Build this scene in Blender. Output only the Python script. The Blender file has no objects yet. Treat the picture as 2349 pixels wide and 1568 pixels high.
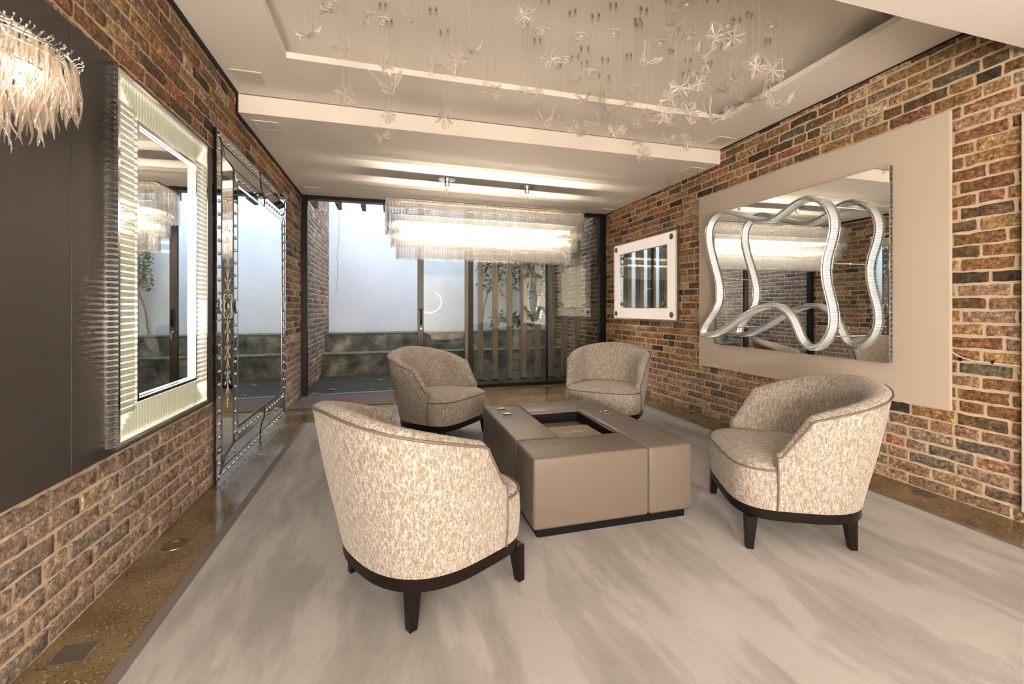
import bpy, bmesh, math, random
from mathutils import Vector, Matrix
R = math.radians
rnd = random.Random(11)
SC = bpy.context.scene
COL = SC.collection

# ---------------------------------------------------------------- camera, world, light
cam_d = bpy.data.cameras.new('camera')
cam = bpy.data.objects.new('camera', cam_d); COL.objects.link(cam)
cam.location = (0, 0, 1.13)
cam.rotation_euler = (R(90), 0, -R(15.70))
cam_d.sensor_width = 36.0
cam_d.lens = 991.0 / 2349.0 * 36.0
cam_d.shift_y = -(784 - 706) / 2349.0
cam_d.clip_start = 0.05
SC.camera = cam

world = bpy.data.worlds.new('overcast_sky'); SC.world = world
world.use_nodes = True
wb = world.node_tree.nodes['Background']
wb.inputs[0].default_value = (0.70, 0.82, 1.0, 1)
wb.inputs[1].default_value = 1.95

SC.view_settings.view_transform = 'Standard'
SC.view_settings.look = 'None'
SC.view_settings.exposure = 1.36
SC.view_settings.gamma = 1.0
SC.view_settings.use_curve_mapping = False
cy = SC.cycles
cy.max_bounces = 7; cy.diffuse_bounces = 4; cy.glossy_bounces = 5
cy.transmission_bounces = 4; cy.transparent_max_bounces = 28
cy.caustics_reflective = False; cy.caustics_refractive = False
cy.use_adaptive_sampling = True; cy.adaptive_threshold = 0.09; cy.adaptive_min_samples = 16
cy.use_denoising = True
cy.sample_clamp_indirect = 6.0

WARM = (1.0, 0.80, 0.60)
def area(name, loc, rot, size, power, color=WARM, size_y=None, shape='DISK', spread=180):
    l = bpy.data.lights.new(name, 'AREA')
    l.shape = shape; l.size = size
    if size_y: l.size_y = size_y
    l.energy = power; l.color = color; l.spread = R(spread)
    o = bpy.data.objects.new(name, l); COL.objects.link(o)
    o.location = loc; o.rotation_euler = rot
    return o
# ---------------------------------------------------------------- materials
def newmat(name):
    m = bpy.data.materials.new(name); m.use_nodes = True
    nt = m.node_tree
    for n in list(nt.nodes): nt.nodes.remove(n)
    out = nt.nodes.new('ShaderNodeOutputMaterial')
    return m, nt, out
class NT:
    def __init__(s, nt): s.nt = nt
    def n(s, kind, **kw):
        nd = s.nt.nodes.new('ShaderNode' + kind)
        for k, v in kw.items():
            if k.startswith('i_'):
                key = k[2:]
                key = int(key) if key.isdigit() else key.replace('_', ' ')
                nd.inputs[key].default_value = v
            else: setattr(nd, k, v)
        return nd
    def l(s, a, ao, b, bi): s.nt.links.new(a.outputs[ao], b.inputs[bi])
def ramp(g, stops, interp='LINEAR'):
    r = g.n('ValToRGB'); cr = r.color_ramp; cr.interpolation = interp
    while len(cr.elements) < len(stops): cr.elements.new(0.5)
    for e, (p, c) in zip(cr.elements, stops):
        e.position = p; e.color = (c[0], c[1], c[2], 1) if not isinstance(c, float) else (c, c, c, 1)
    return r
def simple(name, col, rough=0.5, metal=0.0, bump=None, spec=0.5, coat=0):
    m, nt, out = newmat(name); g = NT(nt)
    p = g.n('BsdfPrincipled'); p.inputs['Base Color'].default_value = (*col, 1)
    p.inputs['Roughness'].default_value = rough; p.inputs['Metallic'].default_value = metal
    p.inputs['Specular IOR Level'].default_value = spec
    p.inputs['Coat Weight'].default_value = coat
    g.l(p, 0, out, 0)
    if bump:
        sc, st = bump
        t = g.n('TexCoord'); nz = g.n('TexNoise'); nz.inputs['Scale'].default_value = sc; nz.inputs['Detail'].default_value = 6
        b = g.n('Bump'); b.inputs['Strength'].default_value = st; b.inputs['Distance'].default_value = 0.002
        g.l(t, 'Object', nz, 'Vector'); g.l(nz, 0, b, 'Height'); g.l(b, 0, p, 'Normal')
    return m
def emit(name, col, s):
    m, nt, out = newmat(name); g = NT(nt)
    e = g.n('Emission'); e.inputs[0].default_value = (*col, 1); e.inputs[1].default_value = s
    g.l(e, 0, out, 0); return m
def crystal(name, col=(0.97, 0.97, 0.95), ior=1.5, transl=0.15, tcol=(1, 1, 1), refr=0.25, gl=1.0, rough=0.03):
    m, nt, out = newmat(name); g = NT(nt)
    tr = g.n('BsdfTransparent'); tr.inputs[0].default_value = (*col, 1)
    rf = g.n('BsdfRefraction'); rf.inputs[0].default_value = (*col, 1); rf.inputs['Roughness'].default_value = 0.08; rf.inputs['IOR'].default_value = 1.3
    m1 = g.n('MixShader'); m1.inputs[0].default_value = refr; g.l(tr, 0, m1, 1); g.l(rf, 0, m1, 2)
    tl = g.n('BsdfTranslucent'); tl.inputs[0].default_value = (*tcol, 1)
    df = g.n('BsdfDiffuse'); df.inputs[0].default_value = (*tcol, 1)
    m0 = g.n('MixShader'); m0.inputs[0].default_value = 0.4; g.l(tl, 0, m0, 1); g.l(df, 0, m0, 2)
    m2 = g.n('MixShader'); m2.inputs[0].default_value = transl; g.l(m1, 0, m2, 1); g.l(m0, 0, m2, 2)
    gs = g.n('BsdfGlossy'); gs.inputs['Roughness'].default_value = rough
    lw = g.n('LayerWeight'); pw = g.n('Math', operation='POWER'); pw.inputs[1].default_value = 5; g.l(lw, 'Facing', pw, 0)
    lw.inputs[0].default_value = 0.5
    f0 = ((ior-1)/(ior+1))**2
    sl = g.n('Math', operation='MULTIPLY_ADD'); sl.inputs[1].default_value = 1-f0; sl.inputs[2].default_value = f0; g.l(pw, 0, sl, 0)
    mm = g.n('Math', operation='MULTIPLY'); mm.inputs[1].default_value = gl; g.l(sl, 0, mm, 0)
    m3 = g.n('MixShader'); g.l(mm, 0, m3, 0); g.l(m2, 0, m3, 1); g.l(gs, 0, m3, 2)
    g.l(m3, 0, out, 0); return m

def brick_mat(name, per_object, dusty=0.0):
    m, nt, out = newmat(name); g = NT(nt)
    p = g.n('BsdfPrincipled'); p.inputs['Roughness'].default_value = 0.85
    if per_object:
        src = g.n('ObjectInfo'); so = 'Color'
    else:
        src = g.n('Attribute', attribute_name='tint'); so = 'Color'
    geo = g.n('NewGeometry')
    n1 = g.n('TexNoise'); n1.inputs['Scale'].default_value = 48; n1.inputs['Detail'].default_value = 9; n1.inputs['Roughness'].default_value = 0.72
    n2 = g.n('TexNoise'); n2.inputs['Scale'].default_value = 150; n2.inputs['Detail'].default_value = 5; n2.inputs['Roughness'].default_value = 0.7
    n3 = g.n('TexNoise'); n3.inputs['Scale'].default_value = 14; n3.inputs['Detail'].default_value = 5
    for n in (n1, n2, n3): g.l(geo, 'Position', n, 'Vector')
    # cloudy lighter / darker patches
    r1 = ramp(g, [(0.36, 0.16), (0.46, 0.75), (0.54, 1.15), (0.64, 2.5)]); g.l(n1, 0, r1, 0)
    mx = g.n('MixRGB', blend_type='MULTIPLY'); mx.inputs[0].default_value = 0.85
    g.l(src, so, mx, 1); g.l(r1, 0, mx, 2)
    # mortar smears
    r2 = ramp(g, [(0.56, 0.0), (0.68, 0.5 + dusty)]); g.l(n3, 0, r2, 0)
    mx2 = g.n('MixRGB'); mx2.inputs[2].default_value = (0.46, 0.36, 0.25, 1)
    mu = g.n('Math', operation='MULTIPLY'); g.l(r2, 0, mu, 0); g.l(n1, 0, mu, 1)
    g.l(mu, 0, mx2, 0); g.l(mx, 0, mx2, 1)
    # pits
    r3 = ramp(g, [(0.34, 0.10), (0.43, 1.0)]); g.l(n2, 0, r3, 0)
    mx3 = g.n('MixRGB', blend_type='MULTIPLY'); mx3.inputs[0].default_value = 0.9
    g.l(mx2, 0, mx3, 1); g.l(r3, 0, mx3, 2)
    g.l(mx3, 0, p, 'Base Color')
    ad = g.n('Math', operation='ADD'); g.l(n1, 0, ad, 0); g.l(n2, 0, ad, 1)
    b = g.n('Bump'); b.inputs['Strength'].default_value = 1.0; b.inputs['Distance'].default_value = 0.009
    g.l(ad, 0, b, 'Height'); g.l(b, 0, p, 'Normal'); g.l(p, 0, out, 0)
    return m
def noise_mat(name, c1, c2, scale, rough=0.8, bump=0.4, dist=0.003, c3=None, stretch=None, spec=0.5):
    m, nt, out = newmat(name); g = NT(nt)
    p = g.n('BsdfPrincipled'); p.inputs['Roughness'].default_value = rough; p.inputs['Specular IOR Level'].default_value = spec
    geo = g.n('NewGeometry'); mp = g.n('Mapping')
    if stretch: mp.inputs['Scale'].default_value = stretch
    g.l(geo, 'Position', mp, 'Vector')
    n1 = g.n('TexNoise'); n1.inputs['Scale'].default_value = scale; n1.inputs['Detail'].default_value = 8; n1.inputs['Roughness'].default_value = 0.6
    g.l(mp, 0, n1, 'Vector')
    st = [(0.32, c1), (0.68, c2)] if c3 is None else [(0.3, c1), (0.5, c2), (0.7, c3)]
    r = ramp(g, st); g.l(n1, 0, r, 0); g.l(r, 0, p, 'Base Color')
    b = g.n('Bump'); b.inputs['Strength'].default_value = bump; b.inputs['Distance'].default_value = dist
    g.l(n1, 0, b, 'Height'); g.l(b, 0, p, 'Normal'); g.l(p, 0, out, 0)
    return m

M = {}
M['brick_obj'] = brick_mat('brick_single', True)
M['brick_att'] = brick_mat('brick_mass', False)
M['mortar'] = noise_mat('mortar', (0.50, 0.40, 0.28), (0.66, 0.545, 0.40), 30, 0.95, 0.6, 0.004)
M['paint'] = simple('ceiling_paint', (0.90, 0.855, 0.79), 0.85, spec=0.2)
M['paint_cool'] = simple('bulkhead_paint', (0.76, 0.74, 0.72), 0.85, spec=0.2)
M['panel_beige'] = simple('beige_board', (0.56, 0.485, 0.41), 0.7, spec=0.25)
M['panel_grey'] = simple('charcoal_board', (0.046, 0.039, 0.034), 0.55, bump=(400, 0.15))
M['black'] = simple('black_metal', (0.007, 0.007, 0.008), 0.4, spec=0.3)
M['gap'] = simple('shadow_gap', (0.01, 0.009, 0.008), 0.9)
M['chrome'] = simple('chrome', (0.82, 0.81, 0.80), 0.08, 1.0)
M['nickel'] = simple('polished_nickel', (0.72, 0.66, 0.58), 0.14, 1.0)
M['satin'] = simple('satin_metal', (0.62, 0.60, 0.57), 0.3, 1.0)
M['mirror'] = simple('mirror_silver', (0.90, 0.92, 0.90), 0.0, 1.0)
M['mirror_frame'] = simple('mirror_strip', (0.86, 0.88, 0.87), 0.015, 1.0)
M['etch'] = simple('etched_line', (0.80, 0.80, 0.76), 0.5)
M['etch_dark'] = simple('dark_joint', (0.03, 0.035, 0.03), 0.4)
M['wood_dark'] = simple('dark_wood', (0.007, 0.005, 0.004), 0.35, bump=(60, 0.1), spec=0.22)
M['leather'] = simple('taupe_leather', (0.150, 0.124, 0.104), 0.42, bump=(700, 0.25), spec=0.4)
M['piping'] = simple('grey_piping', (0.14, 0.118, 0.10), 0.6)
M['tray_black'] = simple('tray_black', (0.004, 0.004, 0.004), 0.5, spec=0.2)
M['tray_floor'] = simple('tray_velvet', (0.17, 0.135, 0.085), 0.9)
M['book'] = simple('book_cover', (0.27, 0.225, 0.16), 0.6, bump=(120, 0.2))
M['page'] = simple('page_white', (0.75, 0.68, 0.58), 0.8)
M['wire'] = simple('thin_wire', (0.42, 0.38, 0.33), 0.8, spec=0.1)
M['cable'] = simple('white_cable', (0.75, 0.70, 0.64), 0.4)
M['grille'] = simple('vent_white', (0.80, 0.75, 0.69), 0.6)
M['grille_dk'] = simple('vent_mesh', (0.62, 0.57, 0.52), 0.7)
M['floor_plate'] = simple('floor_plate', (0.26, 0.25, 0.23), 0.35, 0.8)
M['bronze'] = simple('bronze_rosette', (0.36, 0.27, 0.18), 0.35, 0.8)
M['render_white'] = noise_mat('garden_render', (0.64, 0.67, 0.72), (0.74, 0.76, 0.79), 1.6, 0.9, 0.25, 0.006)
M['wet_concrete'] = noise_mat('stained_concrete', (0.022, 0.021, 0.019), (0.15, 0.14, 0.115), 3.6, 0.85, 0.6, 0.01, (0.42, 0.38, 0.29))
M['moss_edge'] = noise_mat('mossy_edge', (0.06, 0.065, 0.03), (0.24, 0.24, 0.15), 9, 0.9)
M['yard'] = noise_mat('wet_yard', (0.010, 0.009, 0.003), (0.050, 0.042, 0.018), 5, 0.75, 0.3, 0.004, stretch=(0.6, 2.2, 1))
M['timber'] = noise_mat('weathered_timber', (0.16, 0.11, 0.07), (0.36, 0.28, 0.20), 18, 0.8, 0.3, 0.002, stretch=(3, 3, 0.15))
M['leaf_green'] = noise_mat('foliage_green', (0.025, 0.06, 0.018), (0.13, 0.20, 0.06), 12, 0.5)
M['leaf_brown'] = noise_mat('fallen_leaf', (0.30, 0.13, 0.03), (0.55, 0.36, 0.12), 30, 0.7)
M['mat'] = noise_mat('door_mat', (0.10, 0.066, 0.058), (0.21, 0.15, 0.133), 45, 0.95, 0.6)
M['rug_border'] = simple('rug_border', (0.165, 0.145, 0.128), 0.85, bump=(500, 0.4))
M['key'] = simple('key_tag', (0.6, 0.12, 0.05), 0.5)
M['ink'] = simple('silver_ink', (0.75, 0.70, 0.60), 0.5)
M['glass_rod'] = crystal('rod_glass', (0.985, 0.98, 0.97), 1.5, 0.055, (1, 0.97, 0.93), 0.36, 2.0)
M['glass_leaf'] = crystal('leaf_glass', (0.99, 0.98, 0.965), 1.33, 0.03, (1, 0.97, 0.93), 0.06, 0.6, 0.06)
M['glass_vein'] = crystal('vein_glass', (0.995, 0.99, 0.975), 1.5, 0.60, (1, 0.98, 0.95), 0.05, 1.0, 0.05)
M['anchor'] = crystal('anchor_glass', (0.92, 0.91, 0.89), 1.4, 0.15, (0.9, 0.87, 0.82), 0.0, 0.5)
M['glass_drop'] = crystal('drop_glass', (0.985, 0.955, 0.92), 1.5, 0.16, (1, 0.90, 0.80), 0.35, 1.6)
M['glass_frame'] = crystal('frame_rod_glass', (0.97, 0.97, 0.91), 1.5, 0.12, (1, 1, 0.95), 0.5, 2.0)
M['glass_side'] = crystal('cut_glass', (0.62, 0.61, 0.60), 1.6, 0.06, (1, 1, 1), 0.55, gl=2.2, rough=0.05)
M['glass_ribbon'] = crystal('ribbon_crystal', (0.97, 0.97, 0.96), 1.5, 0.34, (1, 0.98, 0.95), 0.35, 2.2)
M['glass_pane'] = crystal('window_glass', (0.93, 0.96, 0.95), 1.52, 0.0, refr=0.0, gl=1.35, rough=0.0)
M['led'] = emit('led_strip', (1.0, 0.93, 0.78), 1.9)
M['led_soft'] = emit('led_edge', (1.0, 0.93, 0.76), 0.8)
M['led_core'] = emit('led_core', (1.0, 0.92, 0.78), 9.0)
M['led_hot'] = emit('lamp_tube', (1.0, 0.83, 0.66), 54.0)
def glow_mirror():
    m, nt, out = newmat('backlit_mirror'); g = NT(nt)
    gs = g.n('BsdfGlossy'); gs.inputs['Roughness'].default_value = 0.02; gs.inputs[0].default_value = (0.6, 0.62, 0.58, 1)
    e = g.n('Emission'); e.inputs[0].default_value = (1.0, 0.93, 0.72, 1); e.inputs[1].default_value = 0.34
    a = g.n('AddShader'); g.l(gs, 0, a, 0); g.l(e, 0, a, 1); g.l(a, 0, out, 0); return m
M['led_back'] = glow_mirror()
M['led_frame'] = emit('backlit_glass', (1.0, 0.86, 0.74), 0.46)
M['led_ribbon'] = emit('ribbon_led', (1.0, 0.94, 0.84), 0.95)
M['led_small'] = emit('small_bulb', (1.0, 0.76, 0.55), 28.0)
M['led_down'] = emit('downlight_lens', (1.0, 0.9, 0.78), 0.25)
M['fill_glow'] = emit('fill_drum_glow', (1.0, 0.86, 0.72), 48.0)  # glow of the drums added behind the camera as fill light

def carpet_mat():
    m, nt, out = newmat('cream_carpet'); g = NT(nt)
    p = g.n('BsdfPrincipled'); p.inputs['Roughness'].default_value = 1.0; p.inputs['Specular IOR Level'].default_value = 0.1
    p.inputs['Sheen Weight'].default_value = 0.15
    geo = g.n('NewGeometry')
    # brushed pile: footprints and vacuum strokes with hard-ish edges
    wn = g.n('TexNoise'); wn.inputs['Scale'].default_value = 1.4; wn.inputs['Detail'].default_value = 2
    g.l(geo, 'Position', wn, 'Vector')
    ad = g.n('VectorMath', operation='MULTIPLY_ADD'); ad.inputs[1].default_value = (0.22, 0.22, 0.22)
    g.l(wn, 'Color', ad, 0); g.l(geo, 'Position', ad, 2)
    mp = g.n('Mapping'); mp.inputs['Rotation'].default_value = (0, 0, R(38)); mp.inputs['Scale'].default_value = (3.6, 0.8, 1)
    g.l(ad, 0, mp, 'Vector')
    n1 = g.n('TexNoise'); n1.inputs['Scale'].default_value = 1.5; n1.inputs['Detail'].default_value = 4.5; n1.inputs['Roughness'].default_value = 0.6; n1.inputs['Distortion'].default_value = 0.15
    g.l(mp, 0, n1, 'Vector')
    r1 = ramp(g, [(0.39, (0.295, 0.282, 0.276)), (0.45, (0.330, 0.318, 0.312)), (0.50, (0.355, 0.343, 0.337)), (0.56, (0.415, 0.403, 0.397))])
    g.l(n1, 0, r1, 0)
    vp = g.n('TexVoronoi'); vp.inputs['Scale'].default_value = 3.2; vp.inputs['Randomness'].default_value = 1
    g.l(ad, 0, vp, 'Vector')
    r2 = ramp(g, [(0.2, 1.0), (0.6, 0.93)]); g.l(vp, 'Distance', r2, 0)
    mu = g.n('MixRGB', blend_type='MULTIPLY'); mu.inputs[0].default_value = 1
    g.l(r1, 0, mu, 1); g.l(r2, 0, mu, 2)
    n3 = g.n('TexNoise'); n3.inputs['Scale'].default_value = 420; n3.inputs['Detail'].default_value = 3
    g.l(geo, 'Position', n3, 'Vector')
    r3 = ramp(g, [(0.3, 0.86), (0.7, 1.12)]); g.l(n3, 0, r3, 0)
    mu2 = g.n('MixRGB', blend_type='MULTIPLY'); mu2.inputs[0].default_value = 0.8
    g.l(mu, 0, mu2, 1); g.l(r3, 0, mu2, 2); g.l(mu2, 0, p, 'Base Color')
    b = g.n('Bump'); b.inputs['Strength'].default_value = 0.4; b.inputs['Distance'].default_value = 0.003
    g.l(n3, 0, b, 'Height'); g.l(b, 0, p, 'Normal'); g.l(p, 0, out, 0)
    return m
M['carpet'] = carpet_mat()
def floor_mat():
    m, nt, out = newmat('polished_concrete'); g = NT(nt)
    p = g.n('BsdfPrincipled'); p.inputs['Roughness'].default_value = 0.17; p.inputs['Specular IOR Level'].default_value = 0.55
    geo = g.n('NewGeometry')
    n1 = g.n('TexNoise'); n1.inputs['Scale'].default_value = 3; n1.inputs['Detail'].default_value = 8
    g.l(geo, 'Position', n1, 'Vector')
    r1 = ramp(g, [(0.35, (0.115, 0.078, 0.034)), (0.65, (0.24, 0.175, 0.095))]); g.l(n1, 0, r1, 0)
    v = g.n('TexVoronoi'); v.inputs['Scale'].default_value = 125; g.l(geo, 'Position', v, 'Vector')
    r2 = ramp(g, [(0.0, 1.0), (0.26, 0.9), (0.42, 0.0)]); g.l(v, 'Distance', r2, 0)
    sp = g.n('SeparateColor'); g.l(v, 'Color', sp, 0)
    gt = g.n('Math', operation='GREATER_THAN'); gt.inputs[1].default_value = 0.45; g.l(sp, 0, gt, 0)
    mu = g.n('Math', operation='MULTIPLY'); g.l(r2, 0, mu, 0); g.l(gt, 0, mu, 1)
    pal = ramp(g, [(0.0, (0.04, 0.028, 0.014)), (0.35, (0.22, 0.145, 0.07)), (0.6, (0.40, 0.30, 0.17)), (0.88, (0.58, 0.48, 0.34))], 'CONSTANT'); g.l(sp, 1, pal, 0)
    mx = g.n('MixRGB'); g.l(mu, 0, mx, 0); g.l(r1, 0, mx, 1); g.l(pal, 0, mx, 2)
    g.l(mx, 0, p, 'Base Color'); g.l(p, 0, out, 0)
    return m
M['floor'] = floor_mat()
def fabric_mat():
    m, nt, out = newmat('bark_weave_fabric'); g = NT(nt)
    p = g.n('BsdfPrincipled'); p.inputs['Roughness'].default_value = 0.75; p.inputs['Specular IOR Level'].default_value = 0.3
    p.inputs['Sheen Weight'].default_value = 0.25
    uv = g.n('UVMap', uv_map='UVMap')
    wn = g.n('TexNoise'); wn.inputs['Scale'].default_value = 38; wn.inputs['Detail'].default_value = 3
    g.l(uv, 0, wn, 'Vector')
    sb = g.n('VectorMath', operation='SUBTRACT'); sb.inputs[1].default_value = (0.5, 0.5, 0.5); g.l(wn, 'Color', sb, 0)
    ad = g.n('VectorMath', operation='MULTIPLY_ADD'); ad.inputs[1].default_value = (0.011, 0.024, 0.0)
    g.l(sb, 0, ad, 0); g.l(uv, 0, ad, 2)
    layers = []
    for (rot, sy, sc, lo, hi, msc, mlo, mhi) in ((7, 0.30, 95, 0.030, 0.066, 80, 0.42, 0.50), (-14, 0.34, 118, 0.028, 0.065, 95, 0.46, 0.54), (2, 0.28, 180, 0.04, 0.09, 80, 0.48, 0.55)):
        mp = g.n('Mapping'); mp.inputs['Scale'].default_value = (1, sy, 1); mp.inputs['Rotation'].default_value = (0, 0, R(rot)); mp.inputs['Location'].default_value = (rot*0.37, sc*0.11, 0)
        g.l(ad, 0, mp, 'Vector')
        v = g.n('TexVoronoi', feature='DISTANCE_TO_EDGE'); v.inputs['Scale'].default_value = sc; g.l(mp, 0, v, 'Vector')
        r1 = ramp(g, [(lo, 1.0), (hi, 0.0)]); g.l(v, 0, r1, 0)
        nm = g.n('TexNoise'); nm.inputs['Scale'].default_value = msc; nm.inputs['Detail'].default_value = 3; g.l(mp, 0, nm, 'Vector')
        r3 = ramp(g, [(mlo, 0.0), (mhi, 1.0)]); g.l(nm, 0, r3, 0)
        mm = g.n('Math', operation='MULTIPLY'); g.l(r1, 0, mm, 0); g.l(r3, 0, mm, 1); layers.append(mm)
    mx = g.n('Math', operation='MAXIMUM'); g.l(layers[0], 0, mx, 0); g.l(layers[1], 0, mx, 1)
    mu = g.n('Math', operation='MAXIMUM'); g.l(mx, 0, mu, 0); g.l(layers[2], 0, mu, 1)
    c = g.n('MixRGB'); c.inputs[1].default_value = (0.245, 0.196, 0.155, 1); c.inputs[2].default_value = (0.45, 0.44, 0.425, 1)
    g.l(mu, 0, c, 0); g.l(c, 0, p, 'Base Color')
    b = g.n('Bump'); b.inputs['Strength'].default_value = 0.35; b.inputs['Distance'].default_value = 0.0015
    g.l(mu, 0, b, 'Height'); g.l(b, 0, p, 'Normal'); g.l(p, 0, out, 0)
    return m
M['fabric'] = fabric_mat()

# ---------------------------------------------------------------- mesh helpers
class MB:
    def __init__(s): s.v = []; s.f = []; s.uv = None
    def add(s, vs, fs):
        o = len(s.v); s.v += [tuple(v) for v in vs]; s.f += [tuple(i + o for i in f) for f in fs]; return s
    def box(s, a, b):
        x0, y0, z0 = (min(a[i], b[i]) for i in range(3)); x1, y1, z1 = (max(a[i], b[i]) for i in range(3))
        return s.add([(x0,y0,z0),(x1,y0,z0),(x1,y1,z0),(x0,y1,z0),(x0,y0,z1),(x1,y0,z1),(x1,y1,z1),(x0,y1,z1)],
                     [(3,2,1,0),(4,5,6,7),(0,1,5,4),(1,2,6,5),(2,3,7,6),(3,0,4,7)])
    def bbox(s, a, b, w, seg=2):
        bm = bmesh.new()
        mb = MB().box(a, b)
        vs = [bm.verts.new(v) for v in mb.v]
        for f in mb.f: bm.faces.new([vs[i] for i in f])
        bmesh.ops.bevel(bm, geom=bm.edges[:], offset=w, segments=seg, profile=0.5, affect='EDGES')
        bm.verts.index_update()
        s.add([v.co[:] for v in bm.verts], [[v.index for v in f.verts] for f in bm.faces])
        bm.free(); return s
    def tube(s, pts, r, n=6, closed=False, caps=True):
        pts = [Vector(p) for p in pts]; N = len(pts); vs = []; fs = []
        up = None
        for i, p in enumerate(pts):
            if closed: t = pts[(i+1) % N] - pts[i-1]
            else: t = pts[min(i+1, N-1)] - pts[max(i-1, 0)]
            if t.length < 1e-9: t = Vector((0, 0, 1))
            t.normalize()
            if up is None:
                up = Vector((0, 0, 1)) if abs(t.z) < 0.9 else Vector((1, 0, 0))
            a = up - t * up.dot(t)
            if a.length < 1e-6: a = t.orthogonal()
            a.normalize(); b = t.cross(a); up = a
            rr = r[i] if isinstance(r, (list, tuple)) else r
            for k in range(n):
                q = 2 * math.pi * k / n
                vs.append(p + (a * math.cos(q) + b * math.sin(q)) * rr)
        for i in range(N if closed else N - 1):
            j = (i + 1) % N
            for k in range(n):
                fs.append((i*n+k, i*n+(k+1) % n, j*n+(k+1) % n, j*n+k))
        if caps and not closed:
            fs.append(tuple(range(n))[::-1]); fs.append(tuple((N-1)*n+k for k in range(n)))
        return s.add(vs, fs)
    def lathe(s, prof, n=24, c=(0, 0, 0), axis='z'):
        vs = []; fs = []
        for (r, h) in prof:
            for k in range(n):
                q = 2*math.pi*k/n; a, b = r*math.cos(q), r*math.sin(q)
                vs.append({'z': (c[0]+a, c[1]+b, c[2]+h), 'x': (c[0]+h, c[1]+a, c[2]+b), 'y': (c[0]+b, c[1]+h, c[2]+a)}[axis])
        m = len(prof)
        for i in range(m-1):
            for k in range(n): fs.append((i*n+k, i*n+(k+1) % n, (i+1)*n+(k+1) % n, (i+1)*n+k))
        fs.append(tuple(range(n))[::-1]); fs.append(tuple((m-1)*n+k for k in range(n)))
        return s.add(vs, fs)
    def mesh(s, name, mat, smooth=None, fixn=True):
        me = bpy.data.meshes.new(name); me.from_pydata(s.v, [], s.f)
        if s.uv:
            l = me.uv_layers.new(name='UVMap')
            for lp in me.loops: l.data[lp.index].uv = s.uv[lp.vertex_index]
        if mat is not None:
            for mt in (mat if isinstance(mat, (list, tuple)) else [mat]): me.materials.append(mt)
        if fixn:
            bm = bmesh.new(); bm.from_mesh(me); bmesh.ops.recalc_face_normals(bm, faces=bm.faces[:]); bm.to_mesh(me); bm.free()
        if smooth is not None:
            me.polygons.foreach_set('use_smooth', [True]*len(me.polygons))
            me.set_sharp_from_angle(angle=R(smooth))
        me.update(); return me
    def build(s, name, mat, parent=None, smooth=None, **kw):
        return obj(name, s.mesh(name, mat, smooth, **kw), parent)
def obj(name, me, parent=None, loc=None, rot=None):
    o = bpy.data.objects.new(name, me); COL.objects.link(o)
    if parent is not None: o.parent = parent
    if loc is not None: o.location = loc
    if rot is not None: o.rotation_euler = rot
    return o
def tag(o, label=None, cat=None, group=None, kind=None):
    if label: o['label'] = label
    if cat: o['category'] = cat
    if group: o['group'] = group
    if kind: o['kind'] = kind
    return o
def thing(name, label, cat, loc=(0, 0, 0), rz=0, group=None):
    o = bpy.data.objects.new(name, None); COL.objects.link(o); o.location = loc; o.rotation_euler = (0, 0, rz)
    o.empty_display_size = 0.1
    return tag(o, label, cat, group)
def struct(name, mb, mat, smooth=None): return tag(mb.build(name, mat, None, smooth), kind='structure')
def copy_tree(o, parent=None):
    c = o.copy(); COL.objects.link(c)
    if parent is not None: c.parent = parent
    for ch in list(o.children): copy_tree(ch, c)
    return c
ORD = ['', 'first', 'second', 'third', 'fourth', 'fifth', 'sixth', 'seventh', 'eighth', 'ninth', 'tenth', 'eleventh', 'twelfth', 'thirteenth',
       'fourteenth', 'fifteenth', 'sixteenth', 'seventeenth', 'eighteenth', 'nineteenth', 'twentieth']

# ---------------------------------------------------------------- room dimensions
XL, XR, YB = -1.10, 3.20, 6.05
ZL, ZU, YBEAM, YBULK, ZBULK = 2.576, 2.723, 3.62, 1.41, 2.45

# floor
struct('floor', MB().box((XL-0.3, -4.2, -0.1), (5.3, YB, 0)), M['floor'])
# ceilings
struct('ceiling', MB().box((XL-0.2, YBEAM, ZL), (XR+0.2, YB+0.12, ZL+0.3)), M['paint'])
OX0, OX1, OY0, OY1 = -0.64, 2.72, 1.50, 3.04
c = MB()
c.box((XL-0.2, YBULK, ZU), (OX0, YBEAM, ZU+0.04)); c.box((OX1, YBULK, ZU), (XR+0.2, YBEAM, ZU+0.04))
c.box((OX0, OY1, ZU), (OX1, YBEAM, ZU+0.04)); c.box((OX0, YBULK, ZU), (OX1, OY0, ZU+0.04))
struct('ceiling_upper', c, M['paint'])
c = MB().box((XL-0.2, YBULK-0.2, 2.885), (XR+0.2, YBEAM+0.1, 2.95))
c.box((OX0-0.30, YBULK, ZU+0.04), (OX0-0.24, YBEAM, 2.885)); c.box((OX1+0.24, YBULK, ZU+0.04), (OX1+0.30, YBEAM, 2.885))
c.box((OX0-0.24, OY1+0.24, ZU+0.04), (OX1+0.24, OY1+0.30, 2.885))
struct('ceiling_recess', c, M['paint'])
struct('ceiling_bulkhead', MB().box((XL-0.2, -4.2, ZBULK), (5.3, YBULK, 2.95)), M['paint_cool'])
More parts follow.
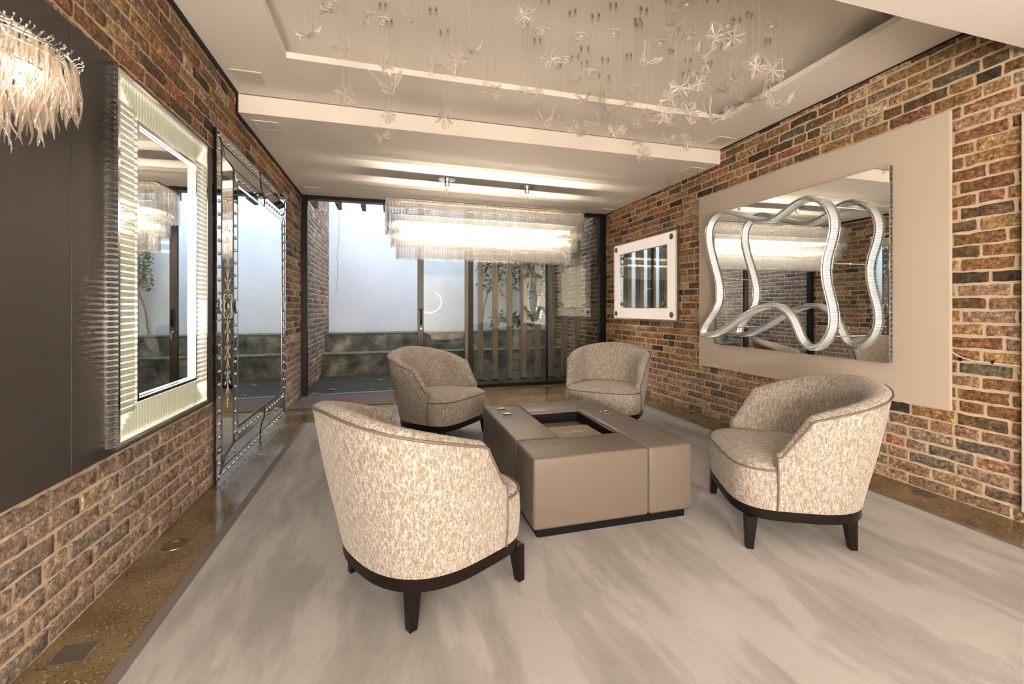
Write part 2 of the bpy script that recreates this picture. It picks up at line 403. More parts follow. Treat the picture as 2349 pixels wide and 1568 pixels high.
# shadow gaps where ceilings meet the brick
t = MB()
t.box((XL, YBEAM+0.0, ZL-0.026), (XL+0.016, YB, ZL-0.001)); struct('trim_1', t, M['gap'])
struct('trim_2', MB().box((XL, YBULK, ZU-0.030), (XL+0.018, YBEAM-0.002, ZU-0.001)), M['gap'])
struct('trim_3', MB().box((XL, YBEAM-0.02, ZL-0.02), (XL+0.018, YBEAM-0.002, ZU-0.03)), M['gap'])
struct('trim_4', MB().box((XR-0.012, YBULK, ZU-0.010), (XR, YBEAM-0.002, ZU-0.001)), M['gap'])
struct('trim_5', MB().box((XL+0.02, YBEAM-0.004, ZU-0.012), (XR, YBEAM-0.001, ZU-0.004)), simple('gap_soft', (0.22, 0.19, 0.16), 0.9))

# ---------------------------------------------------------------- brick walls
PAL = [((0.42, 0.235, 0.100), 17), ((0.30, 0.155, 0.068), 17), ((0.47, 0.30, 0.135), 11), ((0.36, 0.165, 0.088), 9), ((0.075, 0.052, 0.032), 7),
       ((0.18, 0.108, 0.054), 11), ((0.43, 0.28, 0.185), 9), ((0.55, 0.43, 0.28), 5), ((0.52, 0.18, 0.095), 3), ((0.17, 0.145, 0.10), 3)]
PAL_W = [w for _, w in PAL]
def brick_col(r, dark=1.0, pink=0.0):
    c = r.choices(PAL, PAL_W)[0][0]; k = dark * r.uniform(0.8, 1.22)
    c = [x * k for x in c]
    if pink:
        g = [0.40, 0.315, 0.262]; c = [a*(1-pink) + b*pink for a, b in zip(c, g)]
    return (c[0], c[1], c[2], 1.0)
def brick_shape(L, Hh, seed):
    """worn brick, lies in x (length), z (height), face at +y; ragged rim, narrow worn arris"""
    r = random.Random(seed); m = 0.0055
    if L > 0.15: xs = [-L/2, -L/2+m, -L*0.33, -L*0.17, 0, L*0.17, L*0.33, L/2-m, L/2]
    else: xs = [-L/2, -L/2+m, -L*0.2, L*0.2, L/2-m, L/2]
    zs = [-Hh/2, -Hh/2+m*0.8, 0, Hh/2-m*0.8, Hh/2]
    nx, nz = len(xs)-1, len(zs)-1; vs = []; fs = []
    for j, z0 in enumerate(zs):
        for i, x0 in enumerate(xs):
            x, z = x0, z0; rim_ = i in (0, nx) or j in (0, nz)
            if i in (0, nx): x += -math.copysign(abs(r.gauss(0, 0.0034)), x0)
            elif i in (1, nx-1): x += r.gauss(0, 0.0012)
            else: x += r.uniform(-0.008, 0.008)
            if j in (0, nz): z += r.gauss(-math.copysign(0.0012, z0), 0.0028)
            elif j in (1, nz-1): z += r.gauss(0, 0.0012)
            else: z += r.uniform(-0.006, 0.006)
            if i in (0, nx) and j in (0, nz): x -= math.copysign(r.uniform(0.0005, 0.004), x0); z -= math.copysign(r.uniform(0.0005, 0.003), z0)
            y = 0.0062 + r.gauss(0, 0.0012)
            if rim_: y = 0.0030 + r.gauss(0, 0.0010)
            vs.append((x, y, z))
    for j in range(nz):
        for i in range(nx):
            a = j*(nx+1)+i; fs.append((a, a+1, a+nx+2, a+nx+1))
    rim = [i for i in range(nx+1)] + [j*(nx+1)+nx for j in range(1, nz+1)] + [nz*(nx+1)+i for i in range(nx-1, -1, -1)] + [j*(nx+1) for j in range(nz-1, 0, -1)]
    base = len(vs)
    for k in rim: vs.append((vs[k][0], -0.004, vs[k][2]))
    n = len(rim)
    for k in range(n): fs.append((rim[(k+1) % n], rim[k], base+k, base+(k+1) % n))
    return vs, fs
ST_L, HD_L, BR_H = 0.2240, 0.1060, 0.0615
SHAPES = {'s': [brick_shape(ST_L, BR_H, 100+i) for i in range(18)], 'h': [brick_shape(HD_L, BR_H, 200+i) for i in range(8)]}
MESHES = {}
for k, lst in SHAPES.items():
    for i, (vs, fs) in enumerate(lst):
        b = MB().add(vs, fs); me = b.mesh('brick', M['brick_obj'], 50); MESHES[(k, i)] = me
def cam_uv(p):
    th = R(15.70); S_, C_ = math.sin(th), math.cos(th)
    d = p[0]*S_ + p[1]*C_; r_ = p[0]*C_ - p[1]*S_
    if d < 0.1: return None
    return (1174.5 + 991*r_/d, 706 - 991*(p[2]-1.13)/d, d)
def brick_wall(name, org, ang, length, z0, z1, seed, n_single, hidden=lambda s, z: False, dark=lambda s, z, r: 1.0, pink=lambda z: 0.0, s_min=0.0):
    """wall face through org running along direction ang (about z), brick faces looking to the left of that direction reversed (local +y)"""
    root = bpy.data.objects.new(name, MB().box((0, -0.12, z0), (length, 0.0, z1)).mesh(name, M['mortar'])); COL.objects.link(root)
    root.location = (org[0], org[1], 0); root.rotation_euler = (0, 0, ang); tag(root, kind='structure')
    mat = Matrix.Translation((org[0], org[1], 0)) @ Matrix.Rotation(ang, 4, 'Z')
    r = random.Random(seed); lay = []
    rows = int((z1 - z0 + 0.004) / 0.0745)
    for j in range(rows):
        z = z0 + 0.0745*j + 0.0372
        s = -0.2375*0.5*(j % 2) - 0.03 + r.uniform(-0.02, 0.02) + s_min
        while s < length:
            if r.random() < 0.12: seq = ['h', 'h']
            else: seq = ['s']
            for k in seq:
                L = (ST_L if k == 's' else HD_L) + 0.0130
                if k == 's': L *= r.uniform(0.965, 1.03)
                c0, c1 = max(s+0.0065, 0.0), min(s+L-0.0065, length)
                if c1 - c0 > 0.03: lay.append((k, (c0+c1)/2, z, c1-c0, j))
                s += L
    items = []
    for (k, sc, z, w, j) in lay:
        p = mat @ Vector((sc, 0, z)); q = cam_uv(p); score = 0
        if q and -60 < q[0] < 2410 and -30 < q[1] < 1600 and not hidden(sc, z):
            a = cam_uv(mat @ Vector((sc-w/2, 0, z))); b2 = cam_uv(mat @ Vector((sc+w/2, 0, z)))
            if a and b2: score = abs(a[0]-b2[0]) / q[2]
        items.append((score, k, sc, z, w))
    items.sort(key=lambda t: -t[0])
    verts = []; faces = []; cols = []
    for n, (score, k, sc, z, w) in enumerate(items):
        i = r.randrange(len(SHAPES[k])); L0 = ST_L if k == 's' else HD_L
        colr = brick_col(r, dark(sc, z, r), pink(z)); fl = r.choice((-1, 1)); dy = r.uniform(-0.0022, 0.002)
        rot = r.gauss(0, 0.006); hz = r.uniform(0.95, 1.04)
        if n < n_single and score > 0:
            o = obj('brick', MESHES[(k, i)], root, (sc, dy, z), (0, rot, 0)); o.scale = (w/L0, 1, hz); o.color = colr
        else:
            vs, fs = SHAPES[k][i]; base = len(verts); cr, sr = math.cos(rot), math.sin(rot)
            for (x, y, zz) in vs:
                x = x*w/L0; zz = zz*hz
                verts.append((sc + x*cr + zz*sr, y+dy, z - x*sr + zz*cr))
            faces += [tuple(a+base for a in f) for f in fs]; cols += [colr]*len(vs)
    if verts:
        me = bpy.data.meshes.new('brickwork'); me.from_pydata(verts, [], faces); me.materials.append(M['brick_att'])
        at = me.color_attributes.new('tint', 'FLOAT_COLOR', 'POINT')
        at.data.foreach_set('color', [x for cc in cols for x in cc])
        me.polygons.foreach_set('use_smooth', [True]*len(me.polygons)); me.set_sharp_from_angle(angle=R(50)); me.update()
        o = obj('brickwork', me, root); o['kind'] = 'stuff'
    return root
# local +y of the wall object must look into the room
def hid_left(s, z):      # s measured from Y=6.05 towards the camera
    y = YB - s
    return (y < 3.05 and 0.56 < z < 2.10) or (3.2 < y < 5.0 and z < 2.25)
brick_wall('wall_left', (XL, YB), R(-90), YB+0.6, 0, ZL+0.37, 5, 300, hid_left,
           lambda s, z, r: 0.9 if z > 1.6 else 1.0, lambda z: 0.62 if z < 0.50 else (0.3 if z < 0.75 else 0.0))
def hid_right(s, z):     # s from Y=-0.6 away from the camera
    y = -0.6 + s
    return (1.75 < y < 3.88 and 0.53 < z < 2.28) or (4.3 < y < 5.6 and 1.0 < z < 2.0) or (y < 1.44 and z < 2.1)
brick_wall('wall_right', (XR, -0.6), R(90), YB+0.6, 0, ZL+0.37, 6, 300, hid_right,
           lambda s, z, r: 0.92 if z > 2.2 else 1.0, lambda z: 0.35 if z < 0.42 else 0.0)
# the yard side of both flank walls
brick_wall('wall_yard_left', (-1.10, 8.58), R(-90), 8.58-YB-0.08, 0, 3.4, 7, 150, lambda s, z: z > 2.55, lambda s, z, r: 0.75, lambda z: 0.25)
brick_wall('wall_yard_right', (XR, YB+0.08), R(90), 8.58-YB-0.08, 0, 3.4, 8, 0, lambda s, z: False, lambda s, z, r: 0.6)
# rear showroom shell behind the camera
M['rear_wall'] = simple('rear_wall_paint', (0.70, 0.65, 0.59), 0.8)
struct('wall_rear', MB().box((XL-0.3, -4.3, 0), (5.3, -4.15, ZBULK+0.05)), M['rear_wall'])
struct('wall_rear_left', MB().box((XL-0.15, -4.2, 0), (XL, -0.55, ZBULK+0.05)), M['rear_wall'])
struct('wall_rear_right', MB().box((5.15, -4.2, 0), (5.3, -0.6, ZBULK+0.05)), M['rear_wall'])
struct('wall_rear_return', MB().box((XR, -0.75, 0), (5.3, -0.6, ZBULK+0.05)), M['rear_wall'])

# ---------------------------------------------------------------- glazed back wall
G = YB
win = tag(bpy.data.objects.new('window_1', None), kind='structure'); COL.objects.link(win)
def part(name, mb, mat, parent, smooth=None, **kw): return mb.build(name, mat, parent, smooth, **kw)
part('frame', MB().bbox((XL, G-0.03, 0), (XL+0.075, G+0.05, ZL), 0.004), M['black'], win)
part('frame', MB().bbox((3.085, G-0.04, 0), (XR, G+0.05, ZL), 0.004), M['black'], win)
part('head_rail', MB().bbox((XL+0.075, G-0.03, ZL-0.045), (3.085, G+0.05, ZL), 0.004), M['black'], win)
part('threshold', MB().bbox((XL+0.075, G-0.03, 0), (0.37, G+0.05, 0.016), 0.003), simple('threshold_steel', (0.20, 0.26, 0.36), 0.3, 0.7), win)
part('bottom_rail', MB().bbox((0.42, G-0.03, 0), (3.085, G+0.05, 0.045), 0.004), M['black'], win)
part('mullion', MB().bbox((1.06, G-0.035, 0.045), (1.125, G+0.04, ZL-0.045), 0.004), M['black'], win)
part('mullion', MB().bbox((2.23, G+0.0, 0.045), (2.262, G+0.04, ZL-0.045), 0.003), M['black'], win)
part('pane', MB().box((1.125, G+0.008, 0.045), (2.23, G+0.014, ZL-0.045)), M['glass_pane'], win)
part('pane', MB().box((2.262, G+0.008, 0.045), (3.085, G+0.014, ZL-0.045)), M['glass_pane'], win)
door = tag(bpy.data.objects.new('door_1', None), kind='structure'); COL.objects.link(door)
part('stile', MB().bbox((0.355, G-0.045, 0.03), (0.435, G+0.0, ZL-0.047), 0.004), simple('bronze_stile', (0.03, 0.024, 0.018), 0.35), door)
part('stile', MB().bbox((1.005, G-0.04, 0.048), (1.055, G+0.0, ZL-0.047), 0.004), simple('bronze_stile_b', (0.16, 0.12, 0.085), 0.35), door)
part('rail', MB().bbox((0.435, G-0.04, 0.048), (1.005, G+0.0, 0.10), 0.004), M['black'], door)
part('pane', MB().box((0.435, G-0.022, 0.10), (1.005, G-0.016, ZL-0.047)), M['glass_pane'], door)
h = MB().tube([(0.40, G-0.045, 1.10), (0.40, G-0.085, 1.10), (0.40, G-0.095, 1.085), (0.40, G-0.095, 0.945), (0.40, G-0.085, 0.93), (0.40, G-0.045, 0.93)], 0.008, 8)
h.bbox((0.385, G-0.052, 0.90), (0.415, G-0.045, 1.12), 0.002); part('handle', h, M['black'], door, 40)
part('lock', MB().lathe([(0.012, -0.012), (0.012, 0)], 14, (0.40, G-0.045, 0.85), 'y'), M['chrome'], door, 30)
keyt = thing('door_key', 'key with red tag hanging in the black sliding door lock', 'key', (0.40, G-0.058, 0.85))
part('blade', MB().bbox((-0.002, -0.03, -0.006), (0.002, -0.001, 0.006), 0.0008), M['chrome'], keyt)
part('fob', MB().bbox((-0.007, -0.030, -0.085), (0.007, -0.024, -0.012), 0.002), M['key'], keyt)

# ---------------------------------------------------------------- yard outside
struct('ground_yard', MB().box((XL-0.1, YB+0.05, -0.12), (XR+0.2, 8.7, -0.012)), M['yard'])
struct('wall_garden', MB().box((XL-0.1, 8.58, 0), (XR+0.3, 8.75, 4.6)), M['render_white'])
# the brickwork pier behind the slats
for nm, y0, y1, zt in (('planter_step', 7.74, 8.13, 0.36), ('planter_step', 8.12, 8.58, 0.68)):
    w = 'lower' if zt < 0.5 else 'upper'
    o = thing(nm, 'stained concrete planter step, %s tier below the white garden wall' % w, 'planter', (0, 0, 0), 0)
    part('face', MB().box((XL+0.01, y0, -0.012), (XR-0.02, y1-0.012, zt-0.012)), M['wet_concrete'], o)
    e = MB(); n = 40
    for i in range(n):
        x0 = XL+0.01+i*(XR-0.03-XL)/n; x1 = XL+0.01+(i+1)*(XR-0.03-XL)/n; dz = rnd.uniform(0, 0.005)
        e.box((x0, y0-0.006-rnd.uniform(0, 0.006), zt-0.012), (x1, y1-0.013, zt+dz))
    part('mossy_rim', e, M['moss_edge'], o)
# crack line on the wall
cr = []
x, z = -0.99, 3.1
while z > 1.35:
    cr.append((x, 8.577, z)); z -= rnd.uniform(0.02, 0.06); x += rnd.uniform(-0.02, 0.02) + (-0.96-x)*0.15
tag(MB().tube(cr, 0.003, 4).build('wall_crack', simple('crack_dark', (0.33, 0.34, 0.34), 0.9)), 'thin dark crack running down the white garden wall beside the brick return', 'crack')
# timber fins
for i, u in enumerate((1.365, 1.60, 1.84, 2.08, 2.32, 2.56, 2.79, 3.02)):
    o = thing('timber_fin', 'upright timber fin outside the glass, %s from the sliding door' % ORD[i+1], 'post', (u, 6.70, -0.012), R(-6), 'timber fins outside the glass')
    part('post', MB().bbox((-0.038, -0.07, 0.012), (0.038, 0.07, 3.3), 0.004), M['timber'], o)
    part('foot', MB().box((-0.045, -0.08, 0), (0.045, 0.08, 0.02)), M['gap'], o)
# joists above the opening
for i, x in enumerate((-0.98, -0.68, -0.36, -0.07, 0.22, 0.52)):
    tag(MB().bbox((x-0.026, YB+0.06, 2.50), (x+0.026, YB+0.42, 2.60), 0.004).build('pergola_joist', M['timber']),
        'short brown joist end above the open doorway, %s from the brick wall' % ORD[i+1], 'joist', 'pergola joist ends')
tag(MB().box((XL+0.02, YB+0.13, 2.60), (XR-0.02, YB+0.40, 2.66)).build('fascia', M['wet_concrete']), 'dark soffit board carrying the joist ends outside', 'board')
# planting behind the fins
def leaf_mass(name, n, cen, spread, size, mat, seed, parent):
    r = random.Random(seed); mb = MB()
    for _ in range(n):
        p = Vector((cen[0]+r.gauss(0, spread[0]), cen[1]+r.gauss(0, spread[1]), cen[2]+r.gauss(0, spread[2])))
        lx, ly = parent.location.x, parent.location.y; climb = name == 'foliage'
        p.x = min(p.x, XR-0.20-lx-r.random()*0.25); p.y = min(p.y, 8.38-ly-r.random()*0.12)
        p.x = max(p.x, (1.62 if climb else 1.9)-lx+r.random()*0.1)
        if climb: p.z = max(p.z, 1.30+r.random()*0.2)
        else: p.z = min(max(p.z, 0.80+r.random()*0.05), 1.05-r.random()*0.1); p.y = max(p.y, 8.25-ly)
        rot = Matrix.Rotation(r.uniform(0, 6.28), 3, 'Z') @ Matrix.Rotation(r.uniform(-1.0, 1.0), 3, 'X') @ Matrix.Rotation(r.uniform(-0.7, 0.7), 3, 'Y')
        L = size*r.uniform(0.7, 1.3); W = L*0.3
        pts = [(0, 0, 0), (W*0.8, L*0.35, 0.1*L), (W*0.5, L*0.75, 0.08*L), (0, L, 0), (-W*0.5, L*0.75, 0.08*L), (-W*0.8, L*0.35, 0.1*L), (0, L*0.5, -0.03*L)]
        mb.add([p + rot @ Vector(q) for q in pts], [(0, 1, 6), (1, 2, 6), (2, 3, 6), (3, 4, 6), (4, 5, 6), (5, 0, 6)])
    o = mb.build(name, mat, parent, fixn=False); o['kind'] = 'stuff'; return o
cl = thing('climbing_shrub', 'leafy green shrub on the upper planter step behind the timber fins', 'shrub', (2.0, 8.1, 0))
for k, (cx, cy_, cz, sx, sz, n) in enumerate(((0.15, 0.1, 2.15, 0.46, 0.26, 900), (0.75, 0.05, 1.95, 0.34, 0.30, 420), (-0.15, 0.1, 1.65, 0.16, 0.16, 110))):
    leaf_mass('foliage', n, (cx, cy_, cz), (sx, 0.13, sz), 0.10, M['leaf_green'], 30+k, cl)
st = MB()
for k in range(5):
    st.tube([(0.22*k-0.1, 0.3, 2.7), (0.2*k-0.1, 0.15, 2.2), (0.25*k-0.3, 0.1, 1.5)], [0.014, 0.010, 0.004], 6)
o = part('stems', st, M['timber'], cl); o['kind'] = 'stuff'
leaf_mass('low_foliage', 420, (0.55, 0.15, 0.88), (0.35, 0.10, 0.08), 0.11, M['leaf_green'], 41, cl)
part('trunk', MB().tube([(-0.25, 0.36, 0.69), (-0.22, 0.33, 1.1), (-0.1, 0.25, 1.6), (0.1, 0.2, 2.2)], [0.02, 0.016, 0.012, 0.006], 7), M['timber'], cl, 50)
# fallen leaves
def leaf_blade(mb, c, L, rz, seed):
    r = random.Random(seed); n = 14; pts = []
    for k in range(n):
        a = 2*math.pi*k/n; rr = L*(1.0 if k % 2 == 0 else 0.5)*r.uniform(0.75, 1.1)
        pts.append((c[0]+rr*math.cos(a+rz), c[1]+rr*math.sin(a+rz), c[2]+r.uniform(0.002, 0.014)))
    top = [(c[0], c[1], c[2]+0.006)] + pts; bot = [(p[0], p[1], p[2]-0.002) for p in top]
    fs = [(0, 1+k, 1+(k+1) % n) for k in range(n)] + [(n+1, n+2+(k+1) % n, n+2+k) for k in range(n)]
    fs += [(1+k, n+2+k, n+2+(k+1) % n, 1+(k+1) % n) for k in range(n)]
    mb.add(top+bot, fs)
for i, (x, y, L, w) in enumerate(((-0.78, 6.48, 0.075, 'large orange fallen leaf lying nearest the brick wall in the yard'), (-0.25, 6.34, 0.05, 'small tan fallen leaf near the doorway threshold'),
                               (0.0, 6.30, 0.035, 'smallest brown fallen leaf beside the chair back outside'), (-0.15, 7.15, 0.06, 'pale fallen leaf lying further out on the wet yard'), (-0.97, 6.25, 0.05, 'pale curled leaf in the corner of the yard by the brick'))):
    mb = MB(); leaf_blade(mb, (x, y, -0.012), L, i*1.3, i); tag(mb.build('fallen_leaf', M['leaf_brown']), w, 'leaf')

# ---------------------------------------------------------------- rug, mat, floor fittings
rug = thing('area_rug', 'large cream rug with dark grey border under the chairs and table', 'rug', (0, 0, 0))
part('pile', MB().bbox((-0.785, -3.2, 0), (2.835, 4.575, 0.010), 0.003), M['carpet'], rug)
rb = MB().bbox((-0.83, -3.25, 0), (-0.785, 4.62, 0.008), 0.002); rb.bbox((2.835, -3.25, 0), (2.88, 4.62, 0.008), 0.002)
rb.bbox((-0.785, 4.575, 0), (2.835, 4.62, 0.008), 0.002); rb.bbox((-0.785, -3.25, 0), (2.835, -3.2, 0.008), 0.002)
part('border', rb, M['rug_border'], rug)
tag(MB().bbox((-1.075, 5.28, 0), (0.03, 5.99, 0.012), 0.004).build('door_mat', M['mat']), 'mauve brown door mat in front of the open doorway', 'mat')
ZR = 0.010
for (x, y, w) in ((-0.99, 2.417, 'nearest the camera by the left brick wall'), (-0.976, 3.78, 'in front of the tall standing mirror'), (-0.956, 5.12, 'beside the door mat at the left wall'), (3.10, 4.60, 'by the right wall behind the far chair')):
    o = thing('floor_uplight', 'round brass-rimmed floor light %s' % w, 'floor light', (x, y, 0), 0, 'round floor lights')
    part('ring', MB().lathe([(0.052, 0), (0.050, 0.004), (0.038, 0.004), (0.036, 0.001)], 28), simple('aged_brass', (0.30, 0.23, 0.13), 0.35, 0.9), o, 40)
    part('lens', MB().lathe([(0.035, 0.0), (0.033, 0.0025), (0.001, 0.003)], 28), M['floor_plate'], o, 40)
for (x, y, w) in ((-0.998, 1.745, 'square steel floor plate beside the left brick wall in the near corner'), (3.11, 1.845, 'steel floor plate near the foot of the right brick wall'), (2.20, 5.95, 'small steel floor plate at the foot of the glazing')):
    o = thing('floor_plate', w, 'floor plate', (x, y, 0), 0, 'steel floor plates')
    part('lid', MB().bbox((-0.045, -0.042, 0), (0.045, 0.042, 0.003), 0.001), M['floor_plate'], o)
    part('rim', MB().box((-0.049, -0.046, 0), (0.049, -0.0435, 0.002)).box((-0.049, 0.0435, 0), (0.049, 0.046, 0.002)).box((-0.049, -0.046, 0), (-0.0465, 0.046, 0.002)).box((0.0465, -0.046, 0), (0.049, 0.046, 0.002)), M['satin'], o)

# ---------------------------------------------------------------- ceiling grilles
for (x, y, z, w) in ((-0.94, 3.37, ZU, 'square ceiling speaker grille in the upper ceiling at the left wall'), (-0.94, 3.83, ZL, 'square speaker grille in the lower ceiling just past the beam on the left'),
                     (-0.90, 5.72, ZL, 'small ceiling grille above the open doorway'), (3.03, 3.43, ZU, 'speaker grille in the upper ceiling beside the right brick wall'),
                     (3.05, 3.86, ZL, 'speaker grille in the lower ceiling above the beige panel'), (3.08, 5.78, ZL, 'ceiling grille in the far right corner over the glazing')):
    o = thing('ceiling_grille', w, 'grille', (x, y, z), 0, 'square ceiling grilles')
    part('frame', MB().box((-0.095, -0.095, -0.006), (0.095, -0.080, 0)).box((-0.095, 0.080, -0.006), (0.095, 0.095, 0)).box((-0.095, -0.080, -0.006), (-0.080, 0.080, 0)).box((0.080, -0.080, -0.006), (0.095, 0.080, 0)), M['grille'], o)
    m_ = MB()
    for k in range(16): m_.box((-0.080, -0.079+k*0.010, -0.0045), (0.080, -0.073+k*0.010, -0.001))
    part('mesh_screen', m_, M['grille_dk'], o)

# ---------------------------------------------------------------- downlights in the recess
ZREC = 2.885
DL = [(-0.336, 2.683), (-0.039, 2.757), (0.924, 2.586), (1.183, 2.568), (1.371, 2.479), (1.195, 2.836), (1.425, 2.942), (1.644, 2.126), (1.856, 2.379), (1.718, 2.49),
      (1.853, 3.06), (2.016, 2.222), (2.279, 2.148), (2.181, 2.748), (2.331, 2.926), (0.35, 1.75), (1.1, 1.75), (-0.4, 1.8), (2.0, 1.7)]
dring = MB().lathe([(0.044, 0), (0.044, -0.004), (0.034, -0.006), (0.030, -0.002), (0.018, -0.002), (0.016, -0.007), (0.010, -0.007)], 26).mesh('trim_ring', M['grille'], 40)
dlens = MB().lathe([(0.0095, -0.002), (0.0095, -0.0085), (0.001, -0.0095)], 14).mesh('lens', M['led_down'], 40)
rankx = sorted(range(len(DL)), key=lambda i: DL[i][0])
for i, (x, y) in enumerate(DL):
    k = rankx.index(i) + 1
    o = thing('downlight', 'round ringed downlight in the recessed ceiling, %s counting from the left brick wall' % ORD[k], 'downlight', (x, y, ZREC), 0, 'round downlights in the recess')
    obj('trim_ring', dring, o); obj('lens', dlens, o)

# ---------------------------------------------------------------- hanging glass leaves
def maple(seed, w, h, curl):
    """lobed glass leaf, curled about its midrib, a few mm thick, ribbed"""
    r = random.Random(seed); mb = MB(); lobes = 7; n = 42; rings = 4
    ph = r.uniform(0, 6.28); vs = []
    def pos(a, q):
        lob = 0.66 + 0.30*(2/math.pi)*math.asin(abs(math.cos(a*lobes/2+ph))) + 0.10*math.sin(a*17+ph)
        rr = q*lob; x = rr*math.cos(a)*w/2; y = rr*math.sin(a)*h/2 + 0.05*w*math.sin(5*a+ph)*q
        cx_ = x/(w/2); z = curl*(cx_*cx_)*0.55*w + 0.17*w*math.sin(3*a+ph)*q*q + 0.022*w*math.cos(a*14)*q
        return (x, z, y)
    for k in range(rings+1):
        for i in range(n):
            vs.append(pos(2*math.pi*i/n, 0.06 + 0.94*k/rings))
    fs = []
    for k in range(rings):
        for i in range(n): fs.append((k*n+i, k*n+(i+1) % n, (k+1)*n+(i+1) % n, (k+1)*n+i))
    fs.append(tuple(range(n))[::-1])
    off = len(vs); th = 0.0025
    vs2 = [(v[0], v[1]-th, v[2]) for v in vs]
    fs2 = [tuple(off+j for j in f[::-1]) for f in fs]
    rim = [(rings*n+i, rings*n+(i+1) % n, off+rings*n+(i+1) % n, off+rings*n+i) for i in range(n)]
    mb.add(vs+vs2, fs+fs2+rim)
    # raised glass veins and a thick glassy rim
    vb = MB()
    for k in range(lobes):
        a = (2*math.pi*k - 2*ph)/lobes
        vb.tube([pos(a, q) for q in (0.1, 0.35, 0.65, 1.0)], [0.0032, 0.0028, 0.0022, 0.0010], 5)
        for da in (-0.13, 0.13): vb.tube([pos(a, 0.25), pos(a+da, 0.6), pos(a+da*1.3, 0.9)], [0.0016, 0.0014, 0.0008], 4)
    vb.tube([pos(2*math.pi*i/n, 1.0) for i in range(n)], 0.0016, 4, closed=True)
    return mb, vb
LEAVES = [(-0.282, 2.253, 2.569, 0.085, 0.026, 757, 24), (-0.103, 2.002, 2.406, 0.07, 0.047, 840, 40), (0.116, 2.382, 2.667, 0.085, 0.028, 947, 51), (0.587, 1.886, 2.464, 0.064, 0.089, 1202, 36), (-0.332, 2.011, 2.295, 0.09, 0.068, 711, 81), (-0.255, 2.494, 2.525, 0.085, 0.085, 783, 113), (-0.027, 2.16, 2.285, 0.068, 0.068, 883, 154), (0.24, 2.559, 2.544, 0.083, 0.093, 994, 152), (0.314, 2.146, 2.351, 0.088, 0.097, 1046, 144), (0.364, 1.975, 2.316, 0.069, 0.033, 1084, 118), (0.678, 1.787, 2.226, 0.078, 0.047, 1263, 135), (-0.205, 2.198, 2.144, 0.093, 0.084, 794, 218), (0.009, 2.107, 2.162, 0.12, 0.05, 901, 202), (0.494, 2.146, 2.235, 0.094, 0.108, 1127, 208), (0.796, 2.538, 2.455, 0.076, 0.054, 1204, 212), (0.919, 2.662, 2.513, 0.086, 0.075, 1232, 218), (1.229, 2.76, 2.686, 0.098, 0.037, 1319, 190), (1.447, 2.737, 2.675, 0.099, 0.111, 1388, 200), (1.074, 1.647, 2.191, 0.084, 0.046, 1485, 146), (-0.009, 2.733, 2.295, 0.07, 0.075, 893, 267), (0.325, 2.738, 2.337, 0.111, 0.111, 1019, 267), (-0.042, 2.592, 2.114, 0.071, 0.066, 879, 313), (0.839, 2.295, 2.18, 0.104, 0.05, 1251, 279), (1.164, 2.898, 2.487, 0.063, 0.089, 1282, 273), (1.255, 2.66, 2.522, 0.106, 0.13, 1342, 231), (1.031, 2.353, 2.2, 0.073, 0.083, 1313, 289), (1.322, 2.815, 2.37, 0.088, 0.038, 1340, 305), (1.178, 2.349, 2.231, 0.084, 0.042, 1366, 283), (1.544, 2.936, 2.621, 0.185, 0.106, 1386, 251), (1.582, 2.65, 2.535, 0.061, 0.055, 1443, 239), (1.233, 2.237, 2.146, 0.071, 0.061, 1406, 301), (1.211, 2.101, 2.095, 0.038, 0.048, 1427, 299), (1.442, 2.315, 2.247, 0.064, 0.053, 1463, 283), (1.373, 2.081, 2.192, 0.078, 0.087, 1491, 263), (1.21, 1.721, 2.025, 0.089, 0.073, 1524, 259), (1.371, 1.892, 2.191, 0.089, 0.072, 1540, 226), (1.831, 2.527, 2.392, 0.066, 0.042, 1540, 279), (1.169, 1.554, 2.052, 0.081, 0.067, 1560, 202), (1.474, 2.347, 2.145, 0.076, 0.054, 1467, 328), (1.425, 2.222, 2.027, 0.088, 0.072, 1477, 354), (1.507, 2.104, 2.069, 0.06, 0.035, 1534, 324), (2.105, 2.728, 2.357, 0.104, 0.091, 1574, 326), (1.356, 1.731, 2.048, 0.079, 0.116, 1582, 259), (1.492, 2.02, 2.659, 0.105, 0.125, 1550, 61), (1.476, 1.708, 2.412, 0.097, 0.082, 1640, 85), (1.642, 1.773, 2.473, 0.097, 0.092, 1682, 87), (1.593, 1.906, 2.409, 0.085, 0.085, 1620, 147), (1.495, 1.84, 2.401, 0.078, 0.042, 1602, 127), (2.047, 2.084, 2.594, 0.084, 0.096, 1719, 139), (1.544, 1.536, 2.186, 0.062, 0.081, 1734, 154), (1.771, 1.665, 2.273, 0.11, 0.078, 1771, 162), (2.142, 2.368, 2.579, 0.179, 0.079, 1667, 204), (2.013, 2.147, 2.495, 0.086, 0.066, 1689, 187), (1.437, 1.772, 2.217, 0.063, 0.058, 1602, 192), (1.534, 1.966, 2.189, 0.087, 0.127, 1580, 251), (1.733, 2.022, 2.196, 0.139, 0.067, 1635, 269), (2.088, 2.281, 2.376, 0.083, 0.062, 1674, 259), (2.483, 2.47, 2.59, 0.199, 0.084, 1734, 231), (2.367, 2.259, 2.5, 0.064, 0.092, 1761, 224), (1.871, 1.727, 2.147, 0.098, 0.022, 1784, 241), (2.013, 2.593, 2.289, 0.084, 0.084, 1577, 328), (2.186, 2.583, 2.635, 0.062, 0.078, 1627, 221), (1.547, 2.001, 2.342, 0.071, 0.035, 1575, 194)]
bands = [(0, 90, 'topmost row on wires'), (90, 160, 'second row on wires'), (160, 225, 'middle row on wires'), (225, 262, 'row below the middle on wires'), (262, 299, 'second lowest row on wires'), (299, 400, 'lowest row on wires')]
